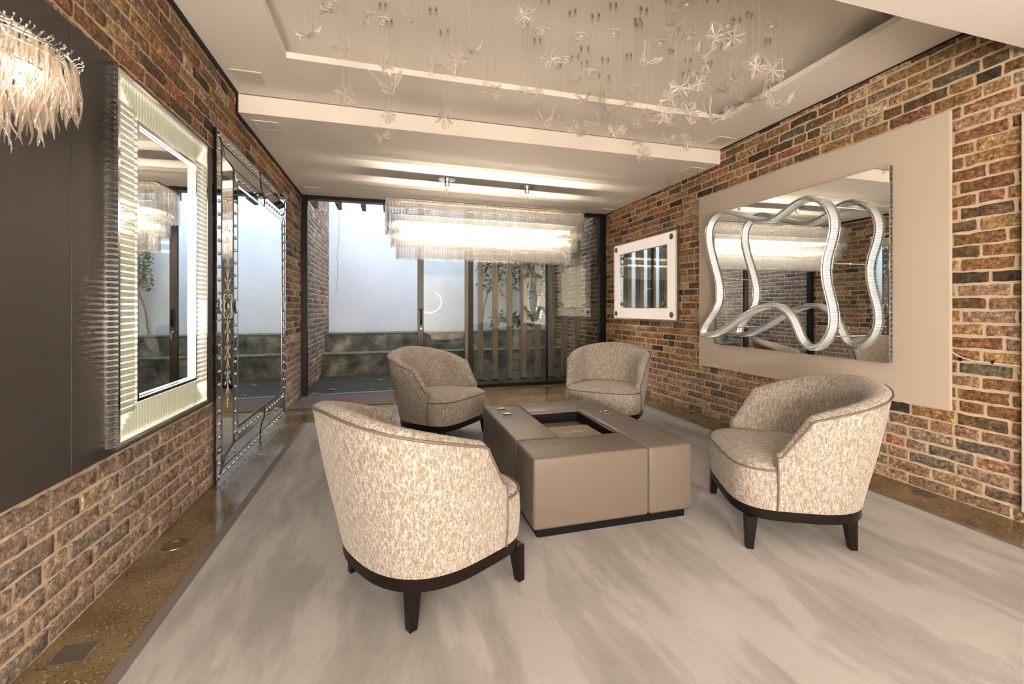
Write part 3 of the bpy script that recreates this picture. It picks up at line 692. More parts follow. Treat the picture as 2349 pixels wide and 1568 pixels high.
anchor_me = MB().lathe([(0.0085, 0), (0.0085, -0.030), (0.004, -0.046), (0.0015, -0.050)], 10).mesh('anchor', M['anchor'], 40)
screw_me = MB().lathe([(0.0032, -0.018), (0.0032, -0.022)], 8, (0, 0, 0)).mesh('screw', M['black'])
for b0, b1, bn in bands:
    row = sorted([l for l in LEAVES if b0 <= l[6] < b1], key=lambda l: l[5])
    for k, (x, y, z, w, h, u, v) in enumerate(row):
        flat = h < 0.6*w
        shape = 'curled' if flat else ('tall' if h > 1.05*w else 'open')
        nm = ORD[k+1] + ' from left'
        o = thing('hanging_leaf', '%s clear glass leaf, %s in the %s' % (shape, nm, bn), 'glass ornament', (x, y, z), 0, 'clear glass leaves hanging from the ceiling')
        sd = int(u*7+v)
        lm_, vm_ = maple(sd, w*1.3, max(h*1.3, 0.07), -1.0 if flat else rnd.uniform(-0.5, 0.4))
        lf = lm_.build('leaf', M['glass_leaf'], o, 35); vm_.build('veins', M['glass_vein'], lf, 60)['kind'] = 'stuff'
        yaw = R(-15.7) + rnd.uniform(-0.5, 0.5)
        lf.rotation_euler = (R(-62) if flat else rnd.uniform(-0.9, 0.5), rnd.uniform(-0.8, 0.8), yaw)
        for s_ in (-1, 1):
            dx, dy = s_*w*0.22*math.cos(yaw), s_*w*0.22*math.sin(yaw)
            MB().tube([(dx, dy, 0.0), (dx, dy, ZREC-z-0.045)], 0.0005, 3).build('wire', M['wire'], o)
            a = obj('anchor', anchor_me, o, (dx, dy, ZREC-z)); sc_ = obj('screw', screw_me, a, (0, -0.0075, 0.002))

# ---------------------------------------------------------------- glass rod geometry
def triedro(mb, L, r, axis='z'):
    """three-pointed glass rod hanging down from the origin, cut to a slanted tip"""
    vs = []
    for (f, z) in ((0.55, 0), (1, -0.006), (1, -L+0.014), (0.35, -L)):
        for k in range(6):
            a = math.pi*k/3; q = r*(1.0 if k % 2 == 0 else 0.48)*f
            vs.append((q*math.cos(a), q*math.sin(a), z))
    fs = [(i*6+k, i*6+(k+1) % 6, (i+1)*6+(k+1) % 6, (i+1)*6+k) for i in range(3) for k in range(6)]
    fs += [tuple(range(6))[::-1], tuple(18+k for k in range(6))]
    return mb.add(vs, fs)

# ---------------------------------------------------------------- long rectangular chandelier
CA = R(3.0)
ch = thing('rod_chandelier', 'long rectangular three-tier chandelier of clear glass rods in front of the glazing', 'chandelier', (1.09, 4.90, 0), CA)
tf = MB().bbox((-1.145, -0.22, 2.262), (1.145, -0.190, 2.284), 0.003).bbox((-1.145, 0.190, 2.262), (1.145, 0.22, 2.284), 0.003)
tf.bbox((-1.145, -0.190, 2.262), (-1.115, 0.190, 2.284), 0.003).bbox((1.115, -0.190, 2.262), (1.145, 0.190, 2.284), 0.003)
tf.bbox((-1.115, -0.095, 2.264), (1.115, 0.095, 2.282), 0.002)
for x in (-0.70, -0.2, 0.2, 0.70): tf.bbox((x-0.012, -0.190, 2.265), (x+0.012, 0.190, 2.281), 0.002)
part('top_frame', tf, M['nickel'], ch)
for sx in (-0.479, 0.479):
    part('ceiling_rose', MB().lathe([(0.095, ZL), (0.095, ZL-0.006), (0.030, ZL-0.008), (0.030, ZL-0.075), (0.017, ZL-0.078), (0.017, ZL-0.125), (0.008, ZL-0.13)], 32, (sx, 0, 0)), M['chrome'], ch, 40)
    part('stem', MB().tube([(sx, 0, ZL-0.13), (sx, 0, 2.284)], 0.0055, 8), M['nickel'], ch, 40)
TIERS = [(1.130, 0.205, 2.250, 0.315), (1.076, 0.150, 2.115, 0.320), (1.020, 0.095, 1.965, 0.310)]
hang = MB()
for (hx, hy, zt, L) in TIERS[1:]:
    hang.box((-hx, -hy-0.004, zt), (hx, -hy+0.004, zt+0.008)).box((-hx, hy-0.004, zt), (hx, hy+0.004, zt+0.008))
    hang.box((-hx-0.004, -hy, zt), (-hx+0.004, hy, zt+0.008)).box((hx-0.004, -hy, zt), (hx+0.004, hy, zt+0.008))
for x in (-1.0, -0.5, 0, 0.5, 1.0):
    for y in (-0.095, 0.095): hang.box((x-0.003, y-0.003, 1.965), (x+0.003, y+0.003, 2.262))
part('inner_frame', hang, M['nickel'], ch)
rodm = [triedro(MB(), L-0.01, 0.0155).mesh('glass_rod', M['glass_rod']) for (_, _, _, L) in TIERS]
spots = []
for ti, (hx, hy, zt, L) in enumerate(TIERS):
    n = round(2*hx/0.030)
    for i in range(n+1):
        x = -hx + 2*hx*i/n
        spots.append((0, ti, x, -hy, 0)); spots.append((2 if ti else 1, ti, x, hy, 0))
    n = round(2*hy/0.032)
    for i in range(1, n):
        y = -hy + 2*hy*i/n
        spots.append((0, ti, -hx, y, 1)); spots.append((2, ti, hx, y, 1))
spots.sort(key=lambda s: s[0])
rest = MB(); r_ = random.Random(3)
for n, (pr, ti, x, y, side) in enumerate(spots):
    zt, L = TIERS[ti][2], TIERS[ti][3]; a = R(90 if not side else 0) + r_.uniform(-0.08, 0.08)
    if y < 0 and not side: a = R(-90)
    if n < 300:
        obj('glass_rod', rodm[ti], ch, (x, y, zt), (0, 0, a))
    else:
        t_ = triedro(MB(), L-0.01, 0.0155)
        rest.add([(x + vx*math.cos(a)-vy*math.sin(a), y + vx*math.sin(a)+vy*math.cos(a), zt+vz) for vx, vy, vz in t_.v], t_.f)
o = rest.build('glass_rods', M['glass_rod'], ch, fixn=False); o['kind'] = 'stuff'
for y in (-0.055, 0.055):
    for z in (2.055, 1.925):
        part('lamp_tube', MB().tube([(-0.98, y, z), (0.98, y, z)], 0.009, 8), M['led_hot'], ch, 60)

# ---------------------------------------------------------------- wavy glass cascade chandelier, near left
cc = thing('cascade_chandelier', 'cascading chandelier of wavy amber-tinted glass drops beside the charcoal wall board', 'chandelier', (-0.87, 1.25, 0))
part('ceiling_rose', MB().lathe([(0.07, ZBULK), (0.07, ZBULK-0.02), (0.012, ZBULK-0.03), (0.010, ZBULK-0.06)], 24), M['chrome'], cc, 40)
part('stem', MB().tube([(0, 0, ZBULK-0.06), (0, 0, 1.80)], 0.006, 8), M['chrome'], cc, 40)
def wavy(seed, L, r0):
    r = random.Random(seed); n = 12; pts = []; rad = []; p1, p2 = r.uniform(0, 6.28), r.uniform(0, 6.28); amp = L*r.uniform(0.05, 0.09)
    for i in range(n+1):
        t_ = i/n
        pts.append((amp*math.sin(p1+5.5*t_)*t_**0.5, amp*0.8*math.sin(p2+4.2*t_)*t_**0.5, -L*t_)); rad.append(r0*(0.45+0.9*math.sin(math.pi*min(1, 0.25+t_*0.72)))*(1-0.55*t_**3))
    return MB().tube(pts, rad, 7)
wav = [wavy(50+i, 0.118+0.010*(i % 3), 0.0037).mesh('glass_drop', M['glass_drop'], 60) for i in range(10)]
RT = [(0.138, 1.715, 40, 1), (0.130, 1.700, 36, 0), (0.112, 1.735, 30, 1), (0.104, 1.670, 32, 0), (0.082, 1.755, 20, 1), (0.078, 1.650, 22, 0), (0.045, 1.645, 12, 0)]
rg = MB()
for (rr, zz, n, up) in RT:
    rg.tube([(rr*math.cos(a*math.pi/18), rr*math.sin(a*math.pi/18), zz+0.004) for a in range(36)], 0.0025, 5, closed=True)
    for i in range(n):
        a = 2*math.pi*(i+rnd.random()*0.4)/n
        obj('glass_drop', rnd.choice(wav), cc, (rr*math.cos(a), rr*math.sin(a), zz+rnd.uniform(-0.012, 0.012)), (rnd.uniform(-0.12, 0.12), rnd.uniform(-0.12, 0.12), rnd.uniform(0, 6.28)))
        if up:
            ca, sa = math.cos(a), math.sin(a)
            part('hook', MB().tube([(rr*ca, rr*sa, zz), ((rr+0.008)*ca, (rr+0.008)*sa, zz+0.010), ((rr+0.014)*ca, (rr+0.014)*sa, zz+0.011), ((rr+0.015)*ca, (rr+0.015)*sa, zz+0.017)], [0.0014, 0.0014, 0.0014, 0.0024], 6), M['chrome'], cc, 60)
for k in range(4):
    a = k*math.pi/2; rg.tube([(0, 0, 1.812), (0.138*math.cos(a), 0.138*math.sin(a), 1.719)], 0.003, 5)
part('ring_frame', rg, M['chrome'], cc, 60)
for k in range(5):
    a = 2*math.pi*k/5
    part('bulb', MB().lathe([(0.003, 0.02), (0.010, 0.008), (0.011, -0.006), (0.004, -0.02)], 12, (0.065*math.cos(a), 0.065*math.sin(a), 1.68)), M['led_small'], cc, 60)

# ---------------------------------------------------------------- charcoal boards and lit rod mirror, left wall
for (y0, y1, w) in ((1.847, 3.07, 'charcoal grey wall board behind the lit glass-rod mirror'), (0.625, 1.844, 'charcoal grey wall board behind the wavy glass chandelier'), (-0.595, 0.622, 'charcoal grey wall board nearest the camera')):
    tag(MB().bbox((XL+0.012, y0, 0.55), (-1.060, y1, 2.11), 0.0015).build('wall_board', M['panel_grey']), w, 'wall board', 'charcoal wall boards')
def frame_boxes(mb, x0, x1, y0, y1, z0, z1, w, wz=None):
    wz = wz or w
    mb.box((x0, y0, z0), (x1, y1, z0+wz)); mb.box((x0, y0, z1-wz), (x1, y1, z1))
    mb.box((x0, y0, z0+wz), (x1, y0+w, z1-wz)); mb.box((x0, y1-w, z0+wz), (x1, y1, z1-wz)); return mb
m1 = thing('rod_framed_mirror', 'tall backlit mirror framed in clear glass rods on the charcoal board', 'mirror', (-1.060, 2.455, 1.327))
HY, HZ = 0.435, 0.747           # half sizes
part('backplate', MB().box((0, -HY+0.012, -HZ+0.012), (0.016, HY-0.012, HZ-0.012)), M['led_back'], m1)
part('outer_frame', frame_boxes(MB(), 0, 0.0425, -HY+0.008, HY-0.008, -HZ+0.008, HZ-0.008, 0.014), M['chrome'], m1)
part('rod_backing', frame_boxes(MB(), 0.016, 0.018, -HY+0.022, HY-0.022, -HZ+0.022, HZ-0.022, 0.010), M['led_soft'], m1)
IY, IZ = 0.290, 0.590
part('inner_frame', frame_boxes(MB(), 0.016, 0.040, -IY, IY, -IZ, IZ, 0.014), M['chrome'], m1)
part('mirror_glass', MB().box((0.016, -IY+0.014, -IZ+0.014), (0.020, IY-0.014, IZ-0.014)), M['mirror'], m1)
part('led_strip', frame_boxes(MB(), 0.0195, 0.0225, -IY+0.018, IY-0.018, -IZ+0.018, IZ-0.018, 0.006), M['led'], m1)
def hrod(L, r):   # rod lying along y
    t_ = triedro(MB(), L, r); m_ = MB(); m_.add([(v[0], v[2]+L/2, v[1]) for v in t_.v], t_.f); return m_
me_h = hrod(0.128, 0.0112).mesh('glass_rod', M['glass_frame'])
me_v = MB(); t_ = triedro(MB(), 0.130, 0.0092); me_v.add([(v[1], v[0], v[2]+0.065) for v in t_.v], t_.f); me_v = me_v.mesh('glass_rod', M['glass_frame'])
nz = 48
for s_ in (-1, 1):
    for i in range(nz):
        z = -IZ - 0.02 + (2*IZ+0.04)*i/(nz-1)
        if abs(z) < IZ+0.02 or True: obj('glass_rod', me_h, m1, (0.032, s_*(IY+0.066), z), (0, 0, 0 if s_ > 0 else math.pi))
    ny = 26
    for i in range(ny):
        y = -IY + 0.004 + (2*IY-0.008)*i/(ny-1)
        obj('glass_rod', me_v, m1, (0.032, y, s_*(IZ+0.072)))
cm = []
for sy in (-1, 1):
    for sz in (-1, 1):
        for k in range(6):        # graded rods in the corners
            L = 0.115 - k*0.018
            t_ = triedro(MB(), L, 0.0082); c_ = MB(); c_.add([(v[1], v[0], v[2]+L/2) for v in t_.v], t_.f)
            o = c_.build('corner_rod', M['glass_frame'], m1); o.location = (0.030, sy*(IY+0.012+k*0.018), sz*(IZ+0.020+0.115-L/2))
# cut crystal edging on all four edges
def lens_bead(L, a, b):
    mb = MB(); n = 6; vs = [(0, 0, -0.0)] ; vs = []
    prof = [(0.02, -1), (0.75, -0.55), (1, 0), (0.75, 0.55), (0.02, 1)]
    for (q, h) in prof:
        for k in range(n):
            t__ = 2*math.pi*k/n; vs.append((h*L/2, q*a*math.cos(t__), q*b*math.sin(t__)))
    fs = [(i*n+k, i*n+(k+1) % n, (i+1)*n+(k+1) % n, (i+1)*n+k) for i in range(4) for k in range(n)]
    fs += [tuple(range(n))[::-1], tuple(4*n+k for k in range(n))]
    return mb.add(vs, fs)
bead = lens_bead(0.044, 0.009, 0.0095).mesh('crystal', M['glass_side'])
bead2 = lens_bead(0.044, 0.0095, 0.009).mesh('crystal', M['glass_side'])
nb = 69
for i in range(nb):
    z = -HZ + 0.012 + (2*HZ-0.024)*i/(nb-1)
    obj('crystal', bead, m1, (0.022, -HY, z)); obj('crystal', bead, m1, (0.022, HY, z))
for i in range(44):
    y = -HY + 0.014 + (2*HY-0.028)*i/43
    obj('crystal', bead2, m1, (0.022, y, HZ)); obj('crystal', bead2, m1, (0.022, y, -HZ))

# ---------------------------------------------------------------- tall venetian mirror standing at the left wall
Y0, Y1, ZT = 3.168, 5.05, 2.285
vm = thing('standing_mirror', 'tall studded and etched mirror standing on the floor against left brick wall', 'mirror', (-1.10, 4.109, 0))
cy0, cy1 = Y0-4.109, Y1-4.109
part('back_box', MB().bbox((0.012, cy0, 0.0), (0.028, cy1, ZT), 0.002), M['black'], vm)
XA, XB = 0.032, 0.062
E0, E1, E2 = 0.075, 0.200, 0.288
def quadstrip(name, a, b, mat, holes=()):
    """frame ring between inset a (at depth xa) and inset b (depth xb); one mesh per side"""
    (ia, xa), (ib, xb) = a, b; out = []
    rings = []
    for (ins, xx) in ((ia, xa), (ib, xb)):
        rings.append([(xx, cy0+ins, ins), (xx, cy1-ins, ins), (xx, cy1-ins, ZT-ins), (xx, cy0+ins, ZT-ins)])
    for k in range(4):
        j = (k+1) % 4
        p = [rings[0][k], rings[0][j], rings[1][j], rings[1][k]]
        q = [(v[0]-0.004, v[1], v[2]) for v in p]
        mb = MB().add(p+q, [(0, 1, 2, 3), (7, 6, 5, 4), (0, 4, 5, 1), (1, 5, 6, 2), (2, 6, 7, 3), (3, 7, 4, 0)])
        out.append(mb.build(name, mat, vm))
    return out
quadstrip('outer_strip', (0.0, XA), (E0, XA+0.001), M['mirror_frame'])
quadstrip('etched_strip', (E0+0.002, XA+0.001), (E1-0.002, XB), M['mirror_frame'])
quadstrip('inner_strip', (E1, XB), (E2-0.003, XB+0.001), M['mirror_frame'])
quadstrip('bevel_strip', (E2-0.003, XB+0.001), (E2+0.014, XB-0.003), M['mirror_frame'])
part('mirror_glass', MB().box((XB-0.008, cy0+E2+0.013, E2+0.013), (XB-0.004, cy1-E2-0.013, ZT-E2-0.013)), M['mirror'], vm)
j_ = MB()
for ins, xx, rr in ((E0+0.001, XA+0.002, 0.003), (E1-0.001, XB+0.001, 0.003), (E2-0.002, XB+0.002, 0.0022)):
    j_.tube([(xx, cy0+ins, ins), (xx, cy1-ins, ins), (xx, cy1-ins, ZT-ins), (xx, cy0+ins, ZT-ins)], rr, 5, closed=True)
for (yy, zz) in ((cy0, 0), (cy1, 0), (cy0, ZT), (cy1, ZT)):
    sy = 1 if yy < 0 else -1; sz = 1 if zz == 0 else -1
    j_.tube([(XA+0.003, yy+sy*0.02, zz+sz*0.02), (XA+0.004, yy+sy*E0, zz+sz*E0), (XA+0.012, yy+sy*(E0+0.02), zz+sz*(E0+0.07)), (XB-0.004, yy+sy*(E1-0.03), zz+sz*(E1-0.02)), (XB+0.003, yy+sy*E1, zz+sz*E1)], 0.003, 5)
for zz, sz in ((0, 1), (ZT, -1)):      # wavy mid joints top and bottom
    pts = []
    for k in range(17):
        q = k/16; dd = q*E2; xx = XA+0.003 + (XB-XA)*min(1, max(0, (dd-E0)/(E1-E0)))
        pts.append((xx, 0.022*math.sin(q*9.4), zz+sz*dd))
    j_.tube(pts, 0.0035, 5)
part('joint_line', j_, M['etch_dark'], vm, 60)
stud = MB().lathe([(0.0125, 0), (0.0115, 0.004), (0.007, 0.0075), (0.001, 0.009)], 12, axis='x').mesh('stud', M['chrome'], 60)
cnt = 0
for (ins, xx) in ((E0/2, XA+0.001), ((E1+E2)/2-0.003, XB+0.001)):
    y0_, y1_, z0_, z1_ = cy0+ins, cy1-ins, ins, ZT-ins
    nv = round((z1_-z0_)/0.085); nh = round((y1_-y0_)/0.085)
    for i in range(nv+1):
        if i == nv//2: continue
        z = z0_+(z1_-z0_)*i/nv
        for y in (y0_, y1_): obj('stud', stud, vm, (xx, y, z))
    for i in range(1, nh):
        y = y0_+(y1_-y0_)*i/nh
        if abs(y) < 0.03: continue
        for z in (z0_, z1_): obj('stud', stud, vm, (xx, y, z))
med = MB().lathe([(0.034, 0), (0.034, 0.005), (0.030, 0.007), (0.001, 0.007)], 24, axis='x').mesh('medallion', M['mirror_frame'], 40)
for y in (cy0+E0/2, cy0+(E1+E2)/2, cy1-E0/2, cy1-(E1+E2)/2):
    xx = XA if abs(abs(y)-abs(cy0)) < 0.06 else XB
    o = obj('medallion', med, vm, (xx+0.001, y, ZT/2)); o.scale = (1, 1, 1.55)
for zz in (E1+0.04, ZT-E1-0.04):
    o = obj('medallion', med, vm, (XB+0.001, cy0+E1+0.04, zz)); o = obj('medallion', med, vm, (XB+0.001, cy1-E1-0.04, zz))
# etched flower sprays on the near sloped strip (and its twin)
def spray(zc, up, mb, tilt):
    def P(s, z):    # s across the strip -1..1
        q = 0.5+0.5*s; return (XA+0.001+(XB-XA)*q+0.0012, cy0+E0+(E1-E0)*q, zc+z*up)
    for k in range(6):
        z0_ = 0.10+0.085*k
        for s_ in (-1, 1):
            mb.tube([P(0, z0_), P(0.10*s_, z0_+0.03), P(0.32*s_, z0_+0.062)], [0.0006, 0.0011, 0.0005], 4)
        if k % 2 == 0:
            for s_ in (-0.34, 0.34):
                for a in range(6):
                    an = a*math.pi/3; c0 = P(s_, z0_+0.005)
                    mb.tube([(c0[0], c0[1]+0.005*math.cos(an), c0[2]+0.005*math.sin(an)), (c0[0], c0[1]+0.011*math.cos(an+0.4), c0[2]+0.011*math.sin(an+0.4))], 0.0011, 4)
        else:
            for s_ in (-1, 1):
                mb.tube([P(0.45*s_, z0_), P(0.35*s_, z0_-0.022), P(0.22*s_, z0_-0.012)], 0.0015, 4)
    mb.tube([P(0, 0.08), P(0.03, 0.3), P(0, 0.68)], 0.0008, 4)
    for k in range(3): mb.lathe([(0.005, 0), (0.001, 0.002)], 8, P(0, 0.70+0.025*k), 'x')
    for a in range(8):
        an = a*math.pi/4; c0 = P(0, 0.64); mb.tube([(c0[0], c0[1]+0.010*math.cos(an), c0[2]+0.010*math.sin(an)), (c0[0], c0[1]+0.016*math.cos(an+0.3), c0[2]+0.016*math.sin(an+0.3))], 0.0011, 4)
eg = MB(); spray(ZT/2, 1, eg, 0); spray(ZT/2, -1, eg, 0)
part('engraving', eg, M['etch'], vm)
cart = MB()
def PC(s, z):
    q = 0.5+0.5*s; return (XA+0.001+(XB-XA)*q+0.003, cy0+E0+(E1-E0)*q, ZT/2+z)
loop = []
for k in range(40):
    a = 2*math.pi*k/40; rr = 1+0.22*math.cos(4*a+math.pi)
    loop.append(PC(0.72*rr*math.cos(a), 0.085*rr*math.sin(a)))
cart.tube(loop, 0.0018, 5, closed=True)
for k in range(12):
    a = 2*math.pi*k/12; cart.lathe([(0.005, 0), (0.001, 0.003)], 8, PC(0.55*math.cos(a), 0.062*math.sin(a)), 'x')
cart.lathe([(0.017, 0), (0.015, 0.003), (0.001, 0.004)], 16, PC(0, 0), 'x')
part('cartouche', cart, M['etch'], vm)

# ---------------------------------------------------------------- right wall: beige boards, crystal edged mirror, ribbon light
tag(MB().bbox((3.16, 1.745, 0.525), (XR-0.018, 3.89, 2.29), 0.002).build('display_board', M['panel_beige']), 'large beige board behind the ribbon-light mirror on right brick wall', 'wall board')
tag(MB().bbox((3.16, -0.5, 0.07), (XR-0.018, 1.447, 2.15), 0.002).build('display_board', M['panel_beige']), 'pale board edge at the far right end of the brick wall', 'wall board')
m3 = thing('crystal_edged_mirror', 'wide landscape mirror with pyramid-cut crystal edging on the beige board', 'mirror', (3.16, 2.825, 1.417))
W3, H3 = 0.785, 0.645
part('backing', MB().box((-0.034, -W3+0.006, -H3+0.006), (0, W3-0.006, H3-0.006)), M['satin'], m3)
part('mirror_glass', MB().box((-0.040, -W3, -H3), (-0.034, W3, H3)), M['mirror'], m3)
def pyramid(w): return MB().add([(-w, 0, -w), (w, 0, -w), (w, 0, w), (-w, 0, w), (0, -0.011, 0)], [(0, 1, 4), (1, 2, 4), (2, 3, 4), (3, 0, 4), (3, 2, 1, 0)])
pyr = pyramid(0.0165).mesh('crystal', M['glass_side'])
for i in range(37):
    z = -H3+0.0175+(2*H3-0.035)*i/36
    obj('crystal', pyr, m3, (-0.018, -W3+0.005, z)); obj('crystal', pyr, m3, (-0.018, W3-0.005, z), (0, 0, math.pi))
for i in range(45):
    y = -W3+0.0175+(2*W3-0.035)*i/44
    obj('crystal', pyr, m3, (-0.018, y, H3-0.005), (R(-90), 0, 0)); obj('crystal', pyr, m3, (-0.018, y, -H3+0.005), (R(90), 0, 0))
RIB = [(3.267, 2.021), (3.15, 1.984), (3.055, 1.933), (2.922, 1.865), (2.81, 1.821), (2.731, 1.811), (2.655, 1.834), (2.582, 1.882), (2.512, 1.918), (2.445, 1.933), (2.381, 1.922), (2.309, 1.88), (2.26, 1.83), (2.233, 1.758), (2.231, 1.682), (2.24, 1.617), (2.265, 1.554), (2.294, 1.481), (2.304, 1.405), (2.299, 1.328), (2.279, 1.25), (2.255, 1.173), (2.236, 1.097), (2.233, 1.021), (2.25, 0.954), (2.289, 0.894), (2.34, 0.846), (2.402, 0.826), (2.456, 0.851), (2.49, 0.91), (2.512, 0.98), (2.541, 1.052), (2.582, 1.103), (2.643, 1.14), (2.718, 1.159), (2.797, 1.155), (2.893, 1.124), (2.995, 1.077), (3.102, 1.014), (3.199, 0.949), (3.319, 0.899), (3.427, 0.873), (3.512, 0.841), (3.557, 0.879), (3.502, 0.962), (3.409, 1.045), (3.328, 1.123), (3.289, 1.2), (3.287, 1.289), (3.319, 1.392), (3.354, 1.498), (3.399, 1.606), (3.44, 1.716), (3.461, 1.825), (3.446, 1.928), (3.372, 1.999)]
def catmull(P, per=14):
    out = []; n = len(P)
    for i in range(n):
        p0, p1, p2, p3 = P[i-1], P[i], P[(i+1) % n], P[(i+2) % n]
        for k in range(per):
            t = k/per
            out.append(tuple(0.5*((2*p1[d]) + (-p0[d]+p2[d])*t + (2*p0[d]-5*p1[d]+4*p2[d]-p3[d])*t*t + (-p0[d]+3*p1[d]-3*p2[d]+p3[d])*t**3) for d in (0, 1)))
    return out
# smooth the traced loop a little, then resample evenly
Pn = RIB
for _ in range(2): Pn = [tuple(0.25*Pn[i-1][d]+0.5*Pn[i][d]+0.25*Pn[(i+1) % len(Pn)][d] for d in (0, 1)) for i in range(len(Pn))]
fine = catmull(Pn); acc = [0]
for i in range(len(fine)): acc.append(acc[-1] + math.dist(fine[i], fine[(i+1) % len(fine)]))
TOT = acc[-1]
def at_len(s):
    s %= TOT
    import bisect
    i = min(bisect.bisect_right(acc, s)-1, len(fine)-1); f = (s-acc[i])/max(1e-9, acc[i+1]-acc[i]); a = fine[i]; b = fine[(i+1) % len(fine)]
    return (a[0]+(b[0]-a[0])*f, a[1]+(b[1]-a[1])*f)
rl = thing('ribbon_light', 'looping crystal ribbon light standing off the wide right-hand mirror', 'wall light', (3.12, 2.825, 1.417))
NR = 440; path = [at_len(TOT*i/NR) for i in range(NR)]
path = [(a-2.825, b-1.417) for a, b in path]
XF, XK = -0.255, -0.160
for xx in (XF, XK):
    part('edge_wire', MB().tube([(xx, a, b) for a, b in path[::2]], 0.0035, 5, closed=True), M['satin'], rl, 60)
vs = []; fs = []
for i, (a, b) in enumerate(path): vs += [(XF+0.016, a, b), (XK-0.016, a, b)]
for i in range(NR): j = (i+1) % NR; fs.append((2*i, 2*i+1, 2*j+1, 2*j))
part('led_band', MB().add(vs, fs), M['led_ribbon'], rl, fixn=False)
def bar_shape():
    return MB().add([(-0.046, -0.0050, 0.001), (0.046, -0.0050, 0.001), (0.046, 0.0050, 0.001), (-0.046, 0.0050, 0.001), (-0.034, 0, 0.021), (0.034, 0, 0.021)],
                    [(0, 1, 2, 3), (0, 4, 5, 1), (3, 2, 5, 4), (0, 3, 4), (1, 5, 2)])
bar = bar_shape(); bar.v = bar.v; bm2 = bar_shape()
bm2.add([(x, y, -z) for x, y, z in bar.v], [f[::-1] for f in bar.f])
barm = bm2.mesh('crystal_bar', M['glass_ribbon'])
massb = MB()
for i in range(NR):
    a, b = path[i]; a2, b2 = path[(i+1) % NR]; a1, b1 = path[i-1]
    ang = math.atan2(b2-b1, a2-a1)
    if i % 2 == 0: obj('crystal_bar', barm, rl, ((XF+XK)/2, a, b), (ang, 0, 0))
    else:
        cA, sA = math.cos(ang), math.sin(ang)
        massb.add([((XF+XK)/2+x, a+y*cA-z*sA, b+y*sA+z*cA) for x, y, z in bm2.v], bm2.f)
o = massb.build('crystal_bars', M['glass_ribbon'], rl, fixn=False); o['kind'] = 'stuff'
for (y, z) in ((2.262, 1.845), (2.255, 1.44), (2.262, 0.93), (3.40, 1.93), (3.33, 1.394), (3.20, 0.945)):
    # snap onto the ribbon
    q = min(path, key=lambda p: math.dist(p, (y-2.825, z-1.417)))
    t = MB().tube([(XK-0.01, q[0], q[1]), (-0.012, q[0], q[1])], 0.0052, 8)
    t.lathe([(0.009, -0.012), (0.009, -0.0005)], 12, (0, q[0], q[1]), 'x')
    part('standoff', t, M['chrome'], rl, 40)

# small lit mirror further along the wall
m4 = thing('rosette_mirror', 'white-lit glass framed mirror with corner rosettes near the glazing', 'mirror', (XR-0.010, 4.96, 1.505))
W4, H4 = 0.712, 0.525; BY, BZ = 0.150, 0.135
part('side_box', MB().bbox((-0.040, -W4, -H4), (-0.002, W4, H4), 0.003), M['satin'], m4)
part('lit_frame', frame_boxes(MB(), -0.046, -0.040, -W4+0.012, W4-0.012, -H4+0.012, H4-0.012, BY, BZ), M['led_frame'], m4)
part('frame_glass', frame_boxes(MB(), -0.052, -0.048, -W4+0.006, W4-0.006, -H4+0.006, H4-0.006, BY+0.006, BZ+0.006), crystal('frosted_frame_glass', (0.97, 0.95, 0.93), 1.5, 0.35, (1, 0.96, 0.92), 0.0, 1.0, 0.15), m4)
e_ = MB()
def bead_rect(y, z, x):
    for (a, b) in (((-y, -z), (y, -z)), ((y, -z), (y, z)), ((y, z), (-y, z)), ((-y, z), (-y, -z))):
        L = math.dist(a, b); n = int(L/0.012)
        for i in range(n):
            t = (i+0.5)/n; e_.lathe([(0.0005, -0.004), (0.005, 0), (0.0005, 0.004)], 5, (x, a[0]+(b[0]-a[0])*t, a[1]+(b[1]-a[1])*t), 'x')
bead_rect(W4, H4, -0.050); bead_rect(W4-BY-0.014, H4-BZ-0.014, -0.054)
o = part('beaded_edge', e_, M['nickel'], m4, fixn=False); o['kind'] = 'stuff'
part('mirror_glass', MB().box((-0.044, -W4+BY+0.018, -H4+BZ+0.018), (-0.041, W4-BY-0.018, H4-BZ-0.018)), M['mirror'], m4)
ros = MB().lathe([(0.036, 0), (0.036, -0.006), (0.028, -0.010), (0.026, -0.005), (0.016, -0.005), (0.014, -0.012), (0.001, -0.013)], 20, axis='x')
for k in range(8):
    a = k*math.pi/4; ros.lathe([(0.005, 0), (0.001, -0.012)], 6, (-0.005, 0.021*math.cos(a), 0.021*math.sin(a)), 'x')
rosm = ros.mesh('rosette', M['bronze'], 40)
for sy in (-1, 1):
    for sz in (-1, 1):
        obj('rosette', rosm, m4, (-0.052, sy*(W4-0.075), sz*(H4-0.07)))
        o = obj('rosette', rosm, m4, (-0.058, sy*(W4-0.235), sz*(H4-0.205))); o.scale = (1, 0.75, 0.75)
        part('rosette_post', MB().tube([(-0.044, sy*(W4-0.235), sz*(H4-0.205)), (-0.058, sy*(W4-0.235), sz*(H4-0.205))], 0.008, 8), M['bronze'], m4)
# cables
cb = thing('wall_cable', 'white cable clipped along right brick wall past the beige board', 'cable', (3.185, 1.6, 0.83))
part('cord', MB().tube([(0, 0.16, 0.05), (0, 0.125, 0.022), (0, 0.09, 0.008), (0, 0.05, 0.0), (0, -0.03, -0.003), (0, -0.10, -0.004), (0, -0.16, -0.008), (0, -0.20, 0.0)], 0.0035, 7), M['cable'], cb, 60)
for y in (0.11, -0.03, -0.145): part('clip', MB().bbox((-0.006, y-0.004, -0.012+0.004), (0.008, y+0.004, 0.012), 0.001), M['black'], cb)
tag(MB().tube([(3.187, 4.25, 1.0), (3.187, 4.1, 0.998), (3.187, 3.88, 1.003)], 0.0035, 6).build('short_cable', M['cable'], None, 60), 'short white cable running from the rosette mirror to the beige board', 'cable')

